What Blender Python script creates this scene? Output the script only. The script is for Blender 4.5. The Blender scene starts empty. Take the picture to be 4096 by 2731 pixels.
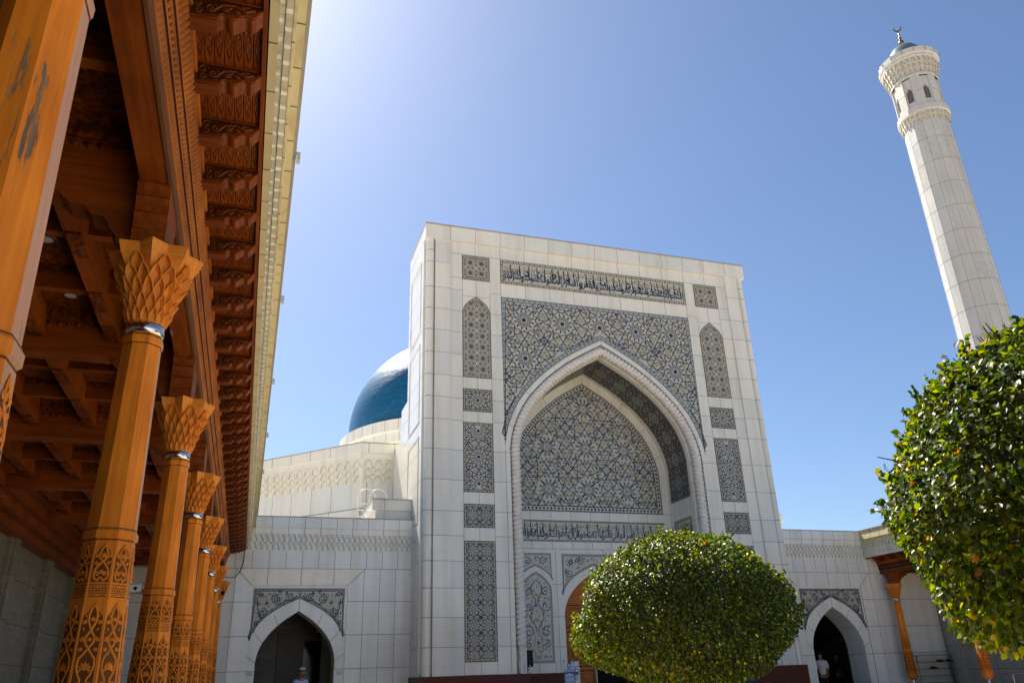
import bpy, bmesh, math, random
import numpy as np
from mathutils import Vector, Matrix
from math import sin, cos, pi, radians, sqrt, atan2, hypot
random.seed(7)
SC = bpy.context.scene
COL = SC.collection

# ---------------------------------------------------------------- camera
F_PX, YAW, PITCH, ROLL = 3141.798, -0.3204796448, 0.402169274, -0.0334274834
CAM_LOC = Vector((-12.10125, -25.5, 1.6))
cam = bpy.data.cameras.new("camera")
cam.sensor_width = 36.0
cam.sensor_fit = 'HORIZONTAL'
cam.lens = F_PX / 4096 * 36
cam.clip_start = 0.05
cam.clip_end = 20000
cam_o = bpy.data.objects.new("camera", cam)
COL.objects.link(cam_o)
fw = Vector((-sin(YAW) * cos(PITCH), cos(YAW) * cos(PITCH), sin(PITCH)))
rt = Vector((cos(YAW), sin(YAW), 0))
up = rt.cross(fw)
r2 = cos(ROLL) * rt + sin(ROLL) * up
u2 = -sin(ROLL) * rt + cos(ROLL) * up
cam_o.matrix_world = Matrix((
    (r2.x, u2.x, -fw.x, CAM_LOC.x), (r2.y, u2.y, -fw.y, CAM_LOC.y),
    (r2.z, u2.z, -fw.z, CAM_LOC.z), (0, 0, 0, 1)))
SC.camera = cam_o

# ---------------------------------------------------------------- light
SUN_AZ, SUN_EL = radians(-16), radians(51)          # azimuth from +Y towards +X
sd = Vector((sin(SUN_AZ) * cos(SUN_EL), cos(SUN_AZ) * cos(SUN_EL), sin(SUN_EL)))
W = bpy.data.worlds.new("World")
SC.world = W
W.use_nodes = True
wn = W.node_tree.nodes
wl = W.node_tree.links
wn.clear()
wo = wn.new('ShaderNodeOutputWorld')
bg = wn.new('ShaderNodeBackground')
sky = wn.new('ShaderNodeTexSky')
sky.sky_type = 'NISHITA'
sky.sun_disc = False
sky.sun_elevation = SUN_EL
sky.sun_rotation = SUN_AZ
sky.altitude = 400
sky.air_density = 1.0
sky.dust_density = 1.1
sky.ozone_density = 5.0
bg.inputs['Strength'].default_value = 0.064
wl.new(sky.outputs['Color'], bg.inputs['Color'])
wl.new(bg.outputs['Background'], wo.inputs['Surface'])
sun = bpy.data.lights.new("sun", 'SUN')
sun.energy = 4.8
sun.angle = radians(0.55)
sun.color = (1.0, 0.92, 0.79)
sun_o = bpy.data.objects.new("sun", sun)
COL.objects.link(sun_o)
sun_o.location = (0, 0, 60)
sun_o.rotation_euler = sd.to_track_quat('Z', 'Y').to_euler()
VS = SC.view_settings
VS.view_transform = 'Standard'
VS.look = 'None'
VS.exposure = 1.24
VS.gamma = 1.0
VS.use_curve_mapping = False
SC.cycles.max_bounces = 8
SC.cycles.diffuse_bounces = 5
SC.cycles.transparent_max_bounces = 8

# ---------------------------------------------------------------- materials
MATS = {}
def nmat(name):
    m = bpy.data.materials.new(name)
    m.use_nodes = True
    MATS[name] = m
    nt = m.node_tree
    b = nt.nodes.get('Principled BSDF')
    return m, nt, b
def N(nt, t, **kw):
    n = nt.nodes.new(t)
    for k, v in kw.items():
        if k in n.inputs: n.inputs[k].default_value = v
        else: setattr(n, k, v)
    return n
def ramp(nt, fac, stops):
    r = nt.nodes.new('ShaderNodeValToRGB')
    e = r.color_ramp.elements
    while len(e) < len(stops): e.new(0.5)
    for i, (p, c) in enumerate(stops):
        e[i].position = p
        e[i].color = (*c, 1)
    nt.links.new(fac, r.inputs['Fac'])
    return r.outputs['Color']
def coords(nt, scale=(1, 1, 1), kind='Object'):
    tc = nt.nodes.new('ShaderNodeTexCoord')
    mp = nt.nodes.new('ShaderNodeMapping')
    mp.inputs['Scale'].default_value = scale
    nt.links.new(tc.outputs[kind], mp.inputs['Vector'])
    return mp.outputs['Vector']
def plain(name, col, rough=0.5, metal=0.0, var=0.12, vscale=6.0, spec=0.5):
    m, nt, b = nmat(name)
    v = coords(nt)
    n = N(nt, 'ShaderNodeTexNoise', Scale=vscale, Detail=5.0)
    nt.links.new(v, n.inputs['Vector'])
    lo = tuple(c * (1 - var) for c in col)
    hi = tuple(min(1, c * (1 + var)) for c in col)
    nt.links.new(ramp(nt, n.outputs['Fac'], [(0.3, lo), (0.7, hi)]), b.inputs['Base Color'])
    b.inputs['Roughness'].default_value = rough
    b.inputs['Metallic'].default_value = metal
    b.inputs['Specular IOR Level'].default_value = spec
    return m
def marble(name, col, rough=0.16, vein=(0.62, 0.61, 0.6), amount=0.35, slab=1.0):
    """polished white slabs: each slab a touch lighter or darker, faint wavy veins"""
    m, nt, b = nmat(name)
    L = nt.links
    v = coords(nt)
    wv = N(nt, 'ShaderNodeTexNoise', Scale=0.9, Detail=6.0, Distortion=1.4)
    mp2 = N(nt, 'ShaderNodeMapping'); mp2.inputs['Scale'].default_value = (0.5, 0.5, 2.6)
    L.new(v, mp2.inputs['Vector']); L.new(mp2.outputs['Vector'], wv.inputs['Vector'])
    vm = ramp(nt, wv.outputs['Fac'], [(0.47, (0, 0, 0)), (0.5, (1, 1, 1)), (0.53, (0, 0, 0))])
    wh = N(nt, 'ShaderNodeTexNoise', Scale=0.55, Detail=2.0)
    L.new(v, wh.inputs['Vector'])
    lo = tuple(c * 0.96 for c in col); hi = tuple(min(1, c * 1.03) for c in col)
    base = ramp(nt, wh.outputs['Fac'], [(0.3, lo), (0.7, hi)])
    mul = N(nt, 'ShaderNodeMath', operation='MULTIPLY'); mul.inputs[1].default_value = amount
    bw = N(nt, 'ShaderNodeRGBToBW'); L.new(vm, bw.inputs['Color']); L.new(bw.outputs['Val'], mul.inputs[0])
    big = N(nt, 'ShaderNodeTexNoise', Scale=0.35, Detail=3.0); L.new(v, big.inputs['Vector'])
    m2 = N(nt, 'ShaderNodeMath', operation='MULTIPLY'); L.new(mul.outputs[0], m2.inputs[0]); L.new(big.outputs['Fac'], m2.inputs[1])
    mx = N(nt, 'ShaderNodeMix', data_type='RGBA')
    L.new(m2.outputs[0], mx.inputs['Factor']); L.new(base, mx.inputs['A']); mx.inputs['B'].default_value = (*vein, 1)
    st = N(nt, 'ShaderNodeTexNoise', Scale=1.0, Detail=5.0)
    mp3 = N(nt, 'ShaderNodeMapping'); mp3.inputs['Scale'].default_value = (3.2, 3.2, 0.22)
    L.new(v, mp3.inputs['Vector']); L.new(mp3.outputs['Vector'], st.inputs['Vector'])
    sr = ramp(nt, st.outputs['Fac'], [(0.28, (0.86, 0.84, 0.79)), (0.55, (1, 1, 1))])
    sm = N(nt, 'ShaderNodeMix', data_type='RGBA', blend_type='MULTIPLY'); sm.inputs['Factor'].default_value = 0.8
    L.new(mx.outputs['Result'], sm.inputs['A']); L.new(sr, sm.inputs['B'])
    L.new(sm.outputs['Result'], b.inputs['Base Color'])
    rn = N(nt, 'ShaderNodeTexNoise', Scale=3.0, Detail=4.0); L.new(v, rn.inputs['Vector'])
    mr = N(nt, 'ShaderNodeMapRange'); mr.inputs['To Min'].default_value = rough * 0.7; mr.inputs['To Max'].default_value = rough * 1.5
    L.new(rn.outputs['Fac'], mr.inputs['Value']); L.new(mr.outputs['Result'], b.inputs['Roughness'])
    bp = N(nt, 'ShaderNodeBump', Strength=0.02, Distance=0.02)
    b2 = N(nt, 'ShaderNodeTexNoise', Scale=1.6, Detail=2.0); L.new(v, b2.inputs['Vector'])
    L.new(b2.outputs['Fac'], bp.inputs['Height']); L.new(bp.outputs['Normal'], b.inputs['Normal'])
    return m
def wood(name, axis, c1, c2, rough=0.45, wear=0.0, carve=0.0, grey=(0.27, 0.17, 0.095), gscale=1.0):
    """stained timber with the grain along one axis, knots, weathered bare patches, optional carved relief"""
    m, nt, b = nmat(name)
    L = nt.links
    s = [9.0 * gscale] * 3; s['xyz'.index(axis)] = 0.55 * gscale
    v = coords(nt, tuple(s))
    g = N(nt, 'ShaderNodeTexNoise', Scale=2.2, Detail=8.0, Roughness=0.62, Distortion=0.6)
    L.new(v, g.inputs['Vector'])
    v1 = coords(nt)
    big = N(nt, 'ShaderNodeTexNoise', Scale=1.3, Detail=3.0); L.new(v1, big.inputs['Vector'])
    ad = N(nt, 'ShaderNodeMath', operation='ADD'); L.new(g.outputs['Fac'], ad.inputs[0]); L.new(big.outputs['Fac'], ad.inputs[1])
    hf = N(nt, 'ShaderNodeMath', operation='MULTIPLY'); L.new(ad.outputs[0], hf.inputs[0]); hf.inputs[1].default_value = 0.5
    col = ramp(nt, hf.outputs[0], [(0.34, c1), (0.52, tuple((a + q) / 2 for a, q in zip(c1, c2))), (0.66, c2)])
    h = g.outputs['Fac']
    if wear > 0:
        s2 = [15.0] * 3; s2['xyz'.index(axis)] = 1.5
        v2 = coords(nt, tuple(s2))
        wn_ = N(nt, 'ShaderNodeTexNoise', Scale=0.75, Detail=9.0, Roughness=0.68); L.new(v2, wn_.inputs['Vector'])
        wm = ramp(nt, wn_.outputs['Fac'], [(0.66 - wear * 0.08, (0, 0, 0)), (0.685 - wear * 0.08, (1, 1, 1))])
        gm = ramp(nt, g.outputs['Fac'], [(0.35, (0.45, 0.45, 0.45)), (0.6, (1.25, 1.25, 1.25))])
        gy = N(nt, 'ShaderNodeMix', data_type='RGBA', blend_type='MULTIPLY'); gy.inputs['Factor'].default_value = 1.0
        gy.inputs['A'].default_value = (*grey, 1); L.new(gm, gy.inputs['B'])
        mx = N(nt, 'ShaderNodeMix', data_type='RGBA')
        L.new(wm, mx.inputs['Factor']); L.new(col, mx.inputs['A']); L.new(gy.outputs['Result'], mx.inputs['B'])
        col = mx.outputs['Result']
    if carve > 0:
        vo = N(nt, 'ShaderNodeTexVoronoi', Scale=22.0, feature='SMOOTH_F1'); L.new(v1, vo.inputs['Vector'])
        cr = ramp(nt, vo.outputs['Distance'], [(0.2, (1, 1, 1)), (0.62, (0.22, 0.2, 0.18))])
        mu = N(nt, 'ShaderNodeMix', data_type='RGBA', blend_type='MULTIPLY'); mu.inputs['Factor'].default_value = carve
        L.new(col, mu.inputs['A']); L.new(cr, mu.inputs['B'])
        col = mu.outputs['Result']
        h = vo.outputs['Distance']
    L.new(col, b.inputs['Base Color'])
    b.inputs['Roughness'].default_value = rough
    b.inputs['Specular IOR Level'].default_value = 0.18
    bp = N(nt, 'ShaderNodeBump', Strength=0.4 if carve == 0 else 0.8, Distance=0.004 if carve == 0 else 0.015)
    if carve > 0: bp.invert = True
    L.new(h, bp.inputs['Height']); L.new(bp.outputs['Normal'], b.inputs['Normal'])
    return m
marble('marble', (0.73, 0.715, 0.655), rough=0.13)
marble('minaret_stone', (0.47, 0.465, 0.445), rough=0.3, amount=0.2)
marble('passage_shade_stone', (0.055, 0.05, 0.038), rough=0.3)  # wall marble taken almost black to paint the shade inside the passages
marble('marble_white', (0.86, 0.845, 0.79), rough=0.12)
marble('marble_cool', (0.68, 0.675, 0.64), rough=0.10, amount=0.6)
marble('marble_warm', (0.765, 0.735, 0.655), rough=0.17, amount=0.5)
marble('marble_white_cool', (0.82, 0.81, 0.77), rough=0.09, amount=0.7)
marble('minaret_stone_cool', (0.45, 0.447, 0.433), rough=0.25, amount=0.4)
marble('minaret_stone_warm', (0.485, 0.472, 0.435), rough=0.35, amount=0.3)
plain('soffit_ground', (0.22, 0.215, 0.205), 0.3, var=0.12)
marble('gallery_shade_stone', (0.20, 0.185, 0.145), rough=0.35)  # back-wall marble darkened to paint the gallery's shade; also the grey walkway floor
plain('dirt_shade_line', (0.36, 0.335, 0.26), 0.8)
plain('yellow_stain', (0.60, 0.50, 0.28), 0.8)
marble('marble_cream', (0.78, 0.745, 0.655), rough=0.3, amount=0.15)
marble('marble_dim', (0.36, 0.335, 0.28), rough=0.3)
marble('stain_bounce_stone', (0.68, 0.60, 0.37), rough=0.4, vein=(0.40, 0.32, 0.13), amount=0.9)  # yellow from dirt and from warm bounce light, both put into the colour
plain('joint', (0.10, 0.095, 0.085), 0.8)
plain('rope_stone', (0.70, 0.66, 0.62), 0.42, var=0.08, vscale=3)
plain('granite', (0.085, 0.024, 0.014), 0.4, var=0.35, vscale=90, spec=0.15)
plain('tile_ground', (0.50, 0.485, 0.44), 0.3, var=0.06)
plain('tile_gold_ground', (0.50, 0.47, 0.40), 0.3, var=0.06)
plain('tile_grey', (0.35, 0.35, 0.345), 0.3, var=0.12, vscale=14)
plain('tile_dark', (0.13, 0.125, 0.115), 0.35, var=0.15)
plain('navy', (0.008, 0.009, 0.017), 0.3, var=0.2)
plain('blue_tile', (0.012, 0.055, 0.115), 0.25, var=0.2)
plain('teal', (0.035, 0.11, 0.12), 0.3, var=0.25, vscale=10)
plain('pale_teal', (0.22, 0.30, 0.30), 0.3, var=0.15)
plain('gold', (0.36, 0.26, 0.05), 0.3, var=0.25, vscale=10)
plain('green_leaf_tile', (0.07, 0.18, 0.12), 0.3, var=0.2)
plain('lilac', (0.25, 0.25, 0.34), 0.3, var=0.2)
plain('beige', (0.48, 0.44, 0.34), 0.35, var=0.1)
plain('black', (0.006, 0.006, 0.006), 0.6, spec=0.12)
plain('dark_metal', (0.012, 0.012, 0.012), 0.5, spec=0.2)
plain('steel', (0.62, 0.63, 0.65), 0.16, metal=1.0, var=0.05)
plain('brass', (0.20, 0.12, 0.04), 0.3, metal=0.8)
plain('white_paint', (0.72, 0.72, 0.70), 0.4, var=0.05)
plain('white_plastic', (0.55, 0.55, 0.54), 0.4, var=0.04)
plain('lamp_glass', (0.55, 0.55, 0.56), 0.35, var=0.03)
plain('glass_green', (0.012, 0.022, 0.019), 0.06)
plain('red_brown_wood', (0.05, 0.011, 0.006), 0.35, var=0.3)
plain('sign_blue', (0.012, 0.07, 0.30), 0.4, var=0.1)
plain('sign_light', (0.40, 0.46, 0.55), 0.4, var=0.05)
plain('sign_mid', (0.03, 0.18, 0.42), 0.4, var=0.05)
plain('sign_red', (0.14, 0.006, 0.01), 0.4, var=0.05)
plain('cable', (0.012, 0.012, 0.012), 0.6)
plain('skin', (0.28, 0.125, 0.07), 0.5, var=0.08)
plain('hair', (0.012, 0.009, 0.007), 0.6)
plain('shirt_blue', (0.46, 0.50, 0.72), 0.85, var=0.1)
plain('shirt_white', (0.62, 0.60, 0.60), 0.85, var=0.06)
plain('cloth_dark', (0.012, 0.012, 0.018), 0.85)
plain('cloth_navy', (0.02, 0.03, 0.075), 0.85)
plain('cap_cloth', (0.30, 0.45, 0.52), 0.8, var=0.3, vscale=60)
plain('roof', (0.70, 0.68, 0.62), 0.7, var=0.08, vscale=2)
plain('paper', (0.66, 0.68, 0.72), 0.6, var=0.04)
CO1, CO2 = (0.46, 0.115, 0.008), (0.97, 0.315, 0.024)
wood('column_wood', 'z', CO1, CO2, 0.45, wear=0.3)
wood('column_wood_worn', 'z', CO1, CO2, 0.5, wear=1.15)
wood('column_wood_pale', 'z', (0.42, 0.20, 0.11), (0.62, 0.35, 0.22), 0.6, wear=0.8, grey=(0.30, 0.24, 0.20))  # paler, pinker timber for the column faces turned to +X
wood('column_wood_dark', 'z', (0.10, 0.034, 0.006), (0.18, 0.064, 0.011), 0.6)
wood('capital_wood', 'z', (0.58, 0.18, 0.018), (0.85, 0.32, 0.045), 0.45, wear=0.2)
RW1, RW2 = (0.10, 0.020, 0.002), (0.31, 0.072, 0.007)
wood('beam_wood_y', 'y', RW1, RW2, 0.45, wear=0.25)
wood('beam_wood_x', 'x', RW1, RW2, 0.45)
wood('board_wood', 'y', (0.16, 0.034, 0.004), (0.36, 0.088, 0.010), 0.45)
wood('board_wood_x', 'x', (0.05, 0.011, 0.002), (0.12, 0.028, 0.005), 0.5)
wood('carved_wood', 'y', RW1, RW2, 0.5, carve=0.85)
wood('cornice_wood', 'y', (0.20, 0.055, 0.008), (0.46, 0.15, 0.022), 0.45)
wood('dark_carve', 'y', (0.035, 0.009, 0.002), (0.08, 0.020, 0.005), 0.6)
wood('grey_wood', 'y', (0.10, 0.038, 0.012), (0.18, 0.072, 0.026), 0.7)
wood('door_wood', 'z', (0.30, 0.085, 0.012), (0.46, 0.145, 0.022), 0.35)
wood('bark', 'z', (0.06, 0.045, 0.03), (0.13, 0.10, 0.07), 0.9)
# ---------------------------------------------------------------- mesh helpers
class Fr:
    """a plane to draw on: u right, v up, w towards the viewer"""
    def __init__(s, O, U=(1, 0, 0), V=(0, 0, 1), Nn=None):
        s.O, s.U, s.V = Vector(O), Vector(U), Vector(V)
        s.N = Vector(Nn) if Nn else s.U.cross(s.V)
    def p(s, u, v, w=0.0):
        return s.O + s.U * u + s.V * v + s.N * w
class MB:
    def __init__(s):
        s.v, s.f, s.m, s.names, s.sm = [], [], [], [], []
    def mi(s, name):
        if name not in s.names: s.names.append(name)
        return s.names.index(name)
    def face(s, pts, mat, smooth=False):
        b = len(s.v)
        s.v += [tuple(p) for p in pts]
        s.f.append(tuple(range(b, b + len(pts))))
        s.m.append(s.mi(mat)); s.sm.append(smooth)
    def grid(s, rows, mat, smooth=True, closed_u=False, closed_v=False):
        """rows: list of lists of points"""
        b = len(s.v); n = len(rows[0]); k = s.mi(mat)
        for r in rows: s.v += [tuple(p) for p in r]
        for i in range(len(rows) - (0 if closed_v else 1)):
            i2 = (i + 1) % len(rows)
            for j in range(n - (0 if closed_u else 1)):
                j2 = (j + 1) % n
                s.f.append((b + i * n + j, b + i * n + j2, b + i2 * n + j2, b + i2 * n + j))
                s.m.append(k); s.sm.append(smooth)
    def box(s, x0, x1, y0, y1, z0, z1, mat, skip=''):
        P = [(x, y, z) for z in (z0, z1) for y in (y0, y1) for x in (x0, x1)]
        Q = {'-z': (0, 2, 3, 1), '+z': (4, 5, 7, 6), '-y': (0, 1, 5, 4), '+y': (2, 6, 7, 3), '-x': (0, 4, 6, 2), '+x': (1, 3, 7, 5)}
        b = len(s.v); s.v += P; k = s.mi(mat)
        for key, q in Q.items():
            if key in skip: continue
            s.f.append(tuple(b + i for i in q)); s.m.append(k); s.sm.append(False)
    def fbox(s, fr, u0, u1, v0, v1, w0, w1, mat):
        s.prism(fr, [(u0, v0), (u1, v0), (u1, v1), (u0, v1)], w0, w1, mat)
    def prism(s, fr, poly, w0, w1, mat, back=True, front=True, side=None):
        n = len(poly); b = len(s.v); k = s.mi(mat); k2 = s.mi(side or mat)
        s.v += [tuple(fr.p(u, v, w0)) for u, v in poly] + [tuple(fr.p(u, v, w1)) for u, v in poly]
        if front: s.f.append(tuple(range(b + n, b + 2 * n))); s.m.append(k); s.sm.append(False)
        if back: s.f.append(tuple(range(b + n - 1, b - 1, -1))); s.m.append(k); s.sm.append(False)
        for i in range(n):
            j = (i + 1) % n
            s.f.append((b + i, b + j, b + n + j, b + n + i)); s.m.append(k2); s.sm.append(False)
    def poly(s, fr, pts, w, mat):
        s.face([fr.p(u, v, w) for u, v in pts], mat)
    def rect(s, fr, u0, u1, v0, v1, w, mat):
        s.poly(fr, [(u0, v0), (u1, v0), (u1, v1), (u0, v1)], w, mat)
    def strip(s, fr, A, B, w, mat, w2=None):
        """quads between two polylines of equal length"""
        b = len(s.v); n = len(A); k = s.mi(mat)
        s.v += [tuple(fr.p(u, v, w)) for u, v in A] + [tuple(fr.p(u, v, w if w2 is None else w2)) for u, v in B]
        for i in range(n - 1):
            s.f.append((b + i, b + i + 1, b + n + i + 1, b + n + i)); s.m.append(k); s.sm.append(False)
    def rib(s, fr, pts, width, w, mat, closed=False, ridge=0.0):
        """flat (or ridged) ribbon along a 2-d polyline"""
        P = [Vector((p[0], p[1])) for p in pts]; n = len(P)
        if n < 2: return
        A, B = [], []
        for i in range(n):
            if closed: a, c = P[i - 1], P[(i + 1) % n]
            else: a, c = P[max(i - 1, 0)], P[min(i + 1, n - 1)]
            d1 = (P[i] - a); d2 = (c - P[i])
            if d1.length < 1e-9: d1 = d2
            if d2.length < 1e-9: d2 = d1
            if d1.length < 1e-9: d1 = d2 = Vector((1, 0))
            d1 = d1.normalized(); d2 = d2.normalized()
            n1 = Vector((-d1.y, d1.x)); n2 = Vector((-d2.y, d2.x))
            t = n1 + n2
            t = n1 if t.length < 1e-6 else t.normalized()
            k = min(2.0, 1 / max(0.3, t.dot(n1)))
            A.append(P[i] + t * (width * 0.5 * k)); B.append(P[i] - t * (width * 0.5 * k))
        if closed: A.append(A[0]); B.append(B[0]); P = P + [P[0]]
        if ridge:
            s.strip(fr, A, P, w, mat, w + ridge); s.strip(fr, P, B, w + ridge, mat, w)
        else: s.strip(fr, A, B, w, mat)
    def disc(s, fr, u, v, r, w, mat, n=12, a0=0.0, r2=None, sq=1.0):
        pts = []
        for i in range(n):
            a = a0 + 2 * pi * i / n
            rr = r if (r2 is None or i % 2 == 0) else r2
            pts.append((u + rr * cos(a), v + rr * sin(a) * sq))
        s.poly(fr, pts, w, mat)
    def tube(s, pts, r, n, mat, cap=True):
        P = [Vector(p) for p in pts]; rows = []
        up0 = Vector((0, 0, 1))
        for i, p in enumerate(P):
            d = (P[min(i + 1, len(P) - 1)] - P[max(i - 1, 0)]).normalized()
            x = d.cross(up0)
            if x.length < 1e-3: x = d.cross(Vector((0, 1, 0)))
            x.normalize(); y = d.cross(x)
            rr = r[i] if hasattr(r, '__len__') else r
            rows.append([p + (x * cos(2 * pi * k / n) + y * sin(2 * pi * k / n)) * rr for k in range(n)])
        s.grid(rows, mat, True, closed_u=True)
        if cap: s.face(rows[0], mat); s.face(rows[-1], mat)
    def lathe(s, c, prof, n, mat, smooth=True, a0=0.0):
        c = Vector(c)
        rows = [[c + Vector((r * cos(a0 + 2 * pi * k / n), r * sin(a0 + 2 * pi * k / n), z)) for k in range(n)] for r, z in prof]
        s.grid(rows, mat, smooth, closed_u=True)
        if prof[0][0] > 1e-4: s.face(rows[0], mat)
        if prof[-1][0] > 1e-4: s.face(rows[-1], mat)
    def add_mesh(s, me, fn, mat):
        b = len(s.v); k = s.mi(mat)
        s.v += [tuple(fn(v.co)) for v in me.vertices]
        for p in me.polygons:
            s.f.append(tuple(b + i for i in p.vertices)); s.m.append(k); s.sm.append(False)
    def build(s, name, parent=None, loc=(0, 0, 0), merge=False):
        me = bpy.data.meshes.new(name)
        l = Vector(loc)
        base = Vector(parent.get('_loc', (0, 0, 0))) if parent is not None else l
        off = base if parent is not None else l
        me.from_pydata([(x - off.x, y - off.y, z - off.z) for x, y, z in s.v], [], s.f)
        for nm in s.names: me.materials.append(MATS[nm])
        me.polygons.foreach_set('material_index', s.m)
        me.polygons.foreach_set('use_smooth', s.sm)
        if merge:
            bm = bmesh.new(); bm.from_mesh(me)
            bmesh.ops.remove_doubles(bm, verts=bm.verts, dist=1e-4)
            bmesh.ops.recalc_face_normals(bm, faces=bm.faces)
            bm.to_mesh(me); bm.free()
        me.update()
        o = bpy.data.objects.new(name, me)
        COL.objects.link(o)
        if parent is not None: o.parent = parent
        else: o.location = l
        o['_loc'] = tuple(off)
        return o
def thing(name, label, cat, loc=(0, 0, 0), group=None):
    o = bpy.data.objects.new(name, None)
    COL.objects.link(o)
    o.empty_display_size = 0.2
    o.location = loc
    o['_loc'] = tuple(loc)
    tag(o, label, cat, group)
    return o
def tag(o, label=None, cat=None, group=None, kind=None):
    if label: o['label'] = label
    if cat: o['category'] = cat
    if group: o['group'] = group
    if kind: o['kind'] = kind
    return o
def kids(o): return [c for c in bpy.data.objects if c.parent == o]
def copy_tree(o, loc, label, mats=None):
    c = o.copy(); COL.objects.link(c); c.location = loc; c['label'] = label
    c['_loc'] = tuple(loc)
    for ch in kids(o):
        d = ch.copy(); COL.objects.link(d); d.parent = c
        for g in kids(ch):
            e = g.copy(); COL.objects.link(e); e.parent = d
    return c

# ---------------------------------------------------------------- arches
NC = [(0, 1), (.15, .927), (.294, .852), (.4, .79), (.507, .716), (.61, .64), (.705, .555), (.79, .468), (.862, .376), (.918, .28), (.961, .18), (.987, .09), (1, 0)]
def arch(cx, half, zs, za):
    """pointed arch, left foot to right foot"""
    R = [(cx + u * half, zs + v * (za - zs)) for u, v in NC]
    L = [(cx - u * half, zs + v * (za - zs)) for u, v in NC[1:]]
    return L[::-1] + R
def arch_z(x, cx, half, zs, za):
    u = abs(x - cx) / half
    if u >= 1: return zs
    for (a, va), (b, vb) in zip(NC, NC[1:]):
        if u <= b: return zs + (va + (vb - va) * (u - a) / (b - a)) * (za - zs)
    return zs
def arch_wall(mb, fr, x0, x1, z0, z1, A, w, mat):
    """wall face with an arched opening whose outline is A (left foot to right foot), open down to z0"""
    xl, xr = A[0][0], A[-1][0]
    if xl > x0: mb.rect(fr, x0, xl, z0, z1, w, mat)
    if xr < x1: mb.rect(fr, xr, x1, z0, z1, w, mat)
    mb.strip(fr, A, [(a[0], z1) for a in A], w, mat)
def reveal(mb, fr, A, z0, w0, w1, mat):
    P = [(A[0][0], z0)] + A + [(A[-1][0], z0)]
    mb.strip(fr, P, P, w0, mat, w1)
def ring(mb, fr, A, B, z0, w, mat):
    """flat band between outer arch A and inner arch B with legs to z0"""
    mb.strip(fr, [(A[0][0], z0)] + A + [(A[-1][0], z0)], [(B[0][0], z0)] + B + [(B[-1][0], z0)], w, mat)
def inside(pt, poly):
    x, y = pt; c = False; n = len(poly); j = n - 1
    for i in range(n):
        xi, yi = poly[i]; xj, yj = poly[j]
        if (yi > y) != (yj > y) and x < (xj - xi) * (y - yi) / (yj - yi) + xi: c = not c
        j = i
    return c
def joints(mb, fr, segs, w=0.003, width=0.012, mat='joint'):
    for (a, b, c, d) in segs: mb.rib(fr, [(a, b), (c, d)], width, w, mat)

# ---------------------------------------------------------------- tile patterns
def isect(p, d, q, e):
    den = d[0] * e[1] - d[1] * e[0]
    if abs(den) < 1e-9: return None
    t = ((q[0] - p[0]) * e[1] - (q[1] - p[1]) * e[0]) / den
    s = ((q[0] - p[0]) * d[1] - (q[1] - p[1]) * d[0]) / den
    return (p[0] + d[0] * t, p[1] + d[1] * t) if t > 1e-6 and s > 1e-6 else None
def rot2(d, a): return (d[0] * cos(a) - d[1] * sin(a), d[0] * sin(a) + d[1] * cos(a))
def pic(M, Nrm, lean, reach=1):
    """star lines inside a polygon: from each edge midpoint two lines lean off the normal until they meet"""
    n = len(M); S = []
    for i in range(n):
        best = None
        for r in range(1, reach + 1):
            j = (i + r) % n
            x = isect(M[i], rot2(Nrm[i], -lean), M[j], rot2(Nrm[j], lean))
            if x: best = (j, x)
        if best: S += [(M[i], best[1]), (M[best[0]], best[1])]
    return S
def star12(cx, cy, L, lean=radians(30), gap_lean=radians(30), reach=2):
    """one square cell of the twelve-point pattern, side L"""
    a = L / 2
    M = [(cx + a * cos(k * pi / 6), cy + a * sin(k * pi / 6)) for k in range(12)]
    Nn = [(-cos(k * pi / 6), -sin(k * pi / 6)) for k in range(12)]
    S = pic(M, Nn, lean, reach)
    gx, gy = cx + a, cy + a
    G = []
    for (ox, oy) in ((cx, cy), (cx + L, cy), (cx + L, cy + L), (cx, cy + L)):
        for k in range(12):
            x, y = ox + a * cos(k * pi / 6), oy + a * sin(k * pi / 6)
            if hypot(x - gx, y - gy) < 0.3 * L: G.append((x, y, cos(k * pi / 6), sin(k * pi / 6)))
    G.sort(key=lambda g: atan2(g[1] - gy, g[0] - gx))
    S += pic([(g[0], g[1]) for g in G], [(g[2], g[3]) for g in G], gap_lean, 2)
    return S
def clip_segs(S, poly, step):
    out = []
    for a, b in S:
        n = max(1, int(hypot(b[0] - a[0], b[1] - a[1]) / step))
        run = None
        for i in range(n):
            p = (a[0] + (b[0] - a[0]) * i / n, a[1] + (b[1] - a[1]) * i / n)
            q = (a[0] + (b[0] - a[0]) * (i + 1) / n, a[1] + (b[1] - a[1]) * (i + 1) / n)
            if inside(((p[0] + q[0]) / 2, (p[1] + q[1]) / 2), poly):
                run = (run[0] if run else p, q)
            elif run: out.append(run); run = None
        if run: out.append(run)
    return out
def flat(fr):
    def add(mb, pts, w, mat): mb.poly(fr, pts, w, mat)
    return add
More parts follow.
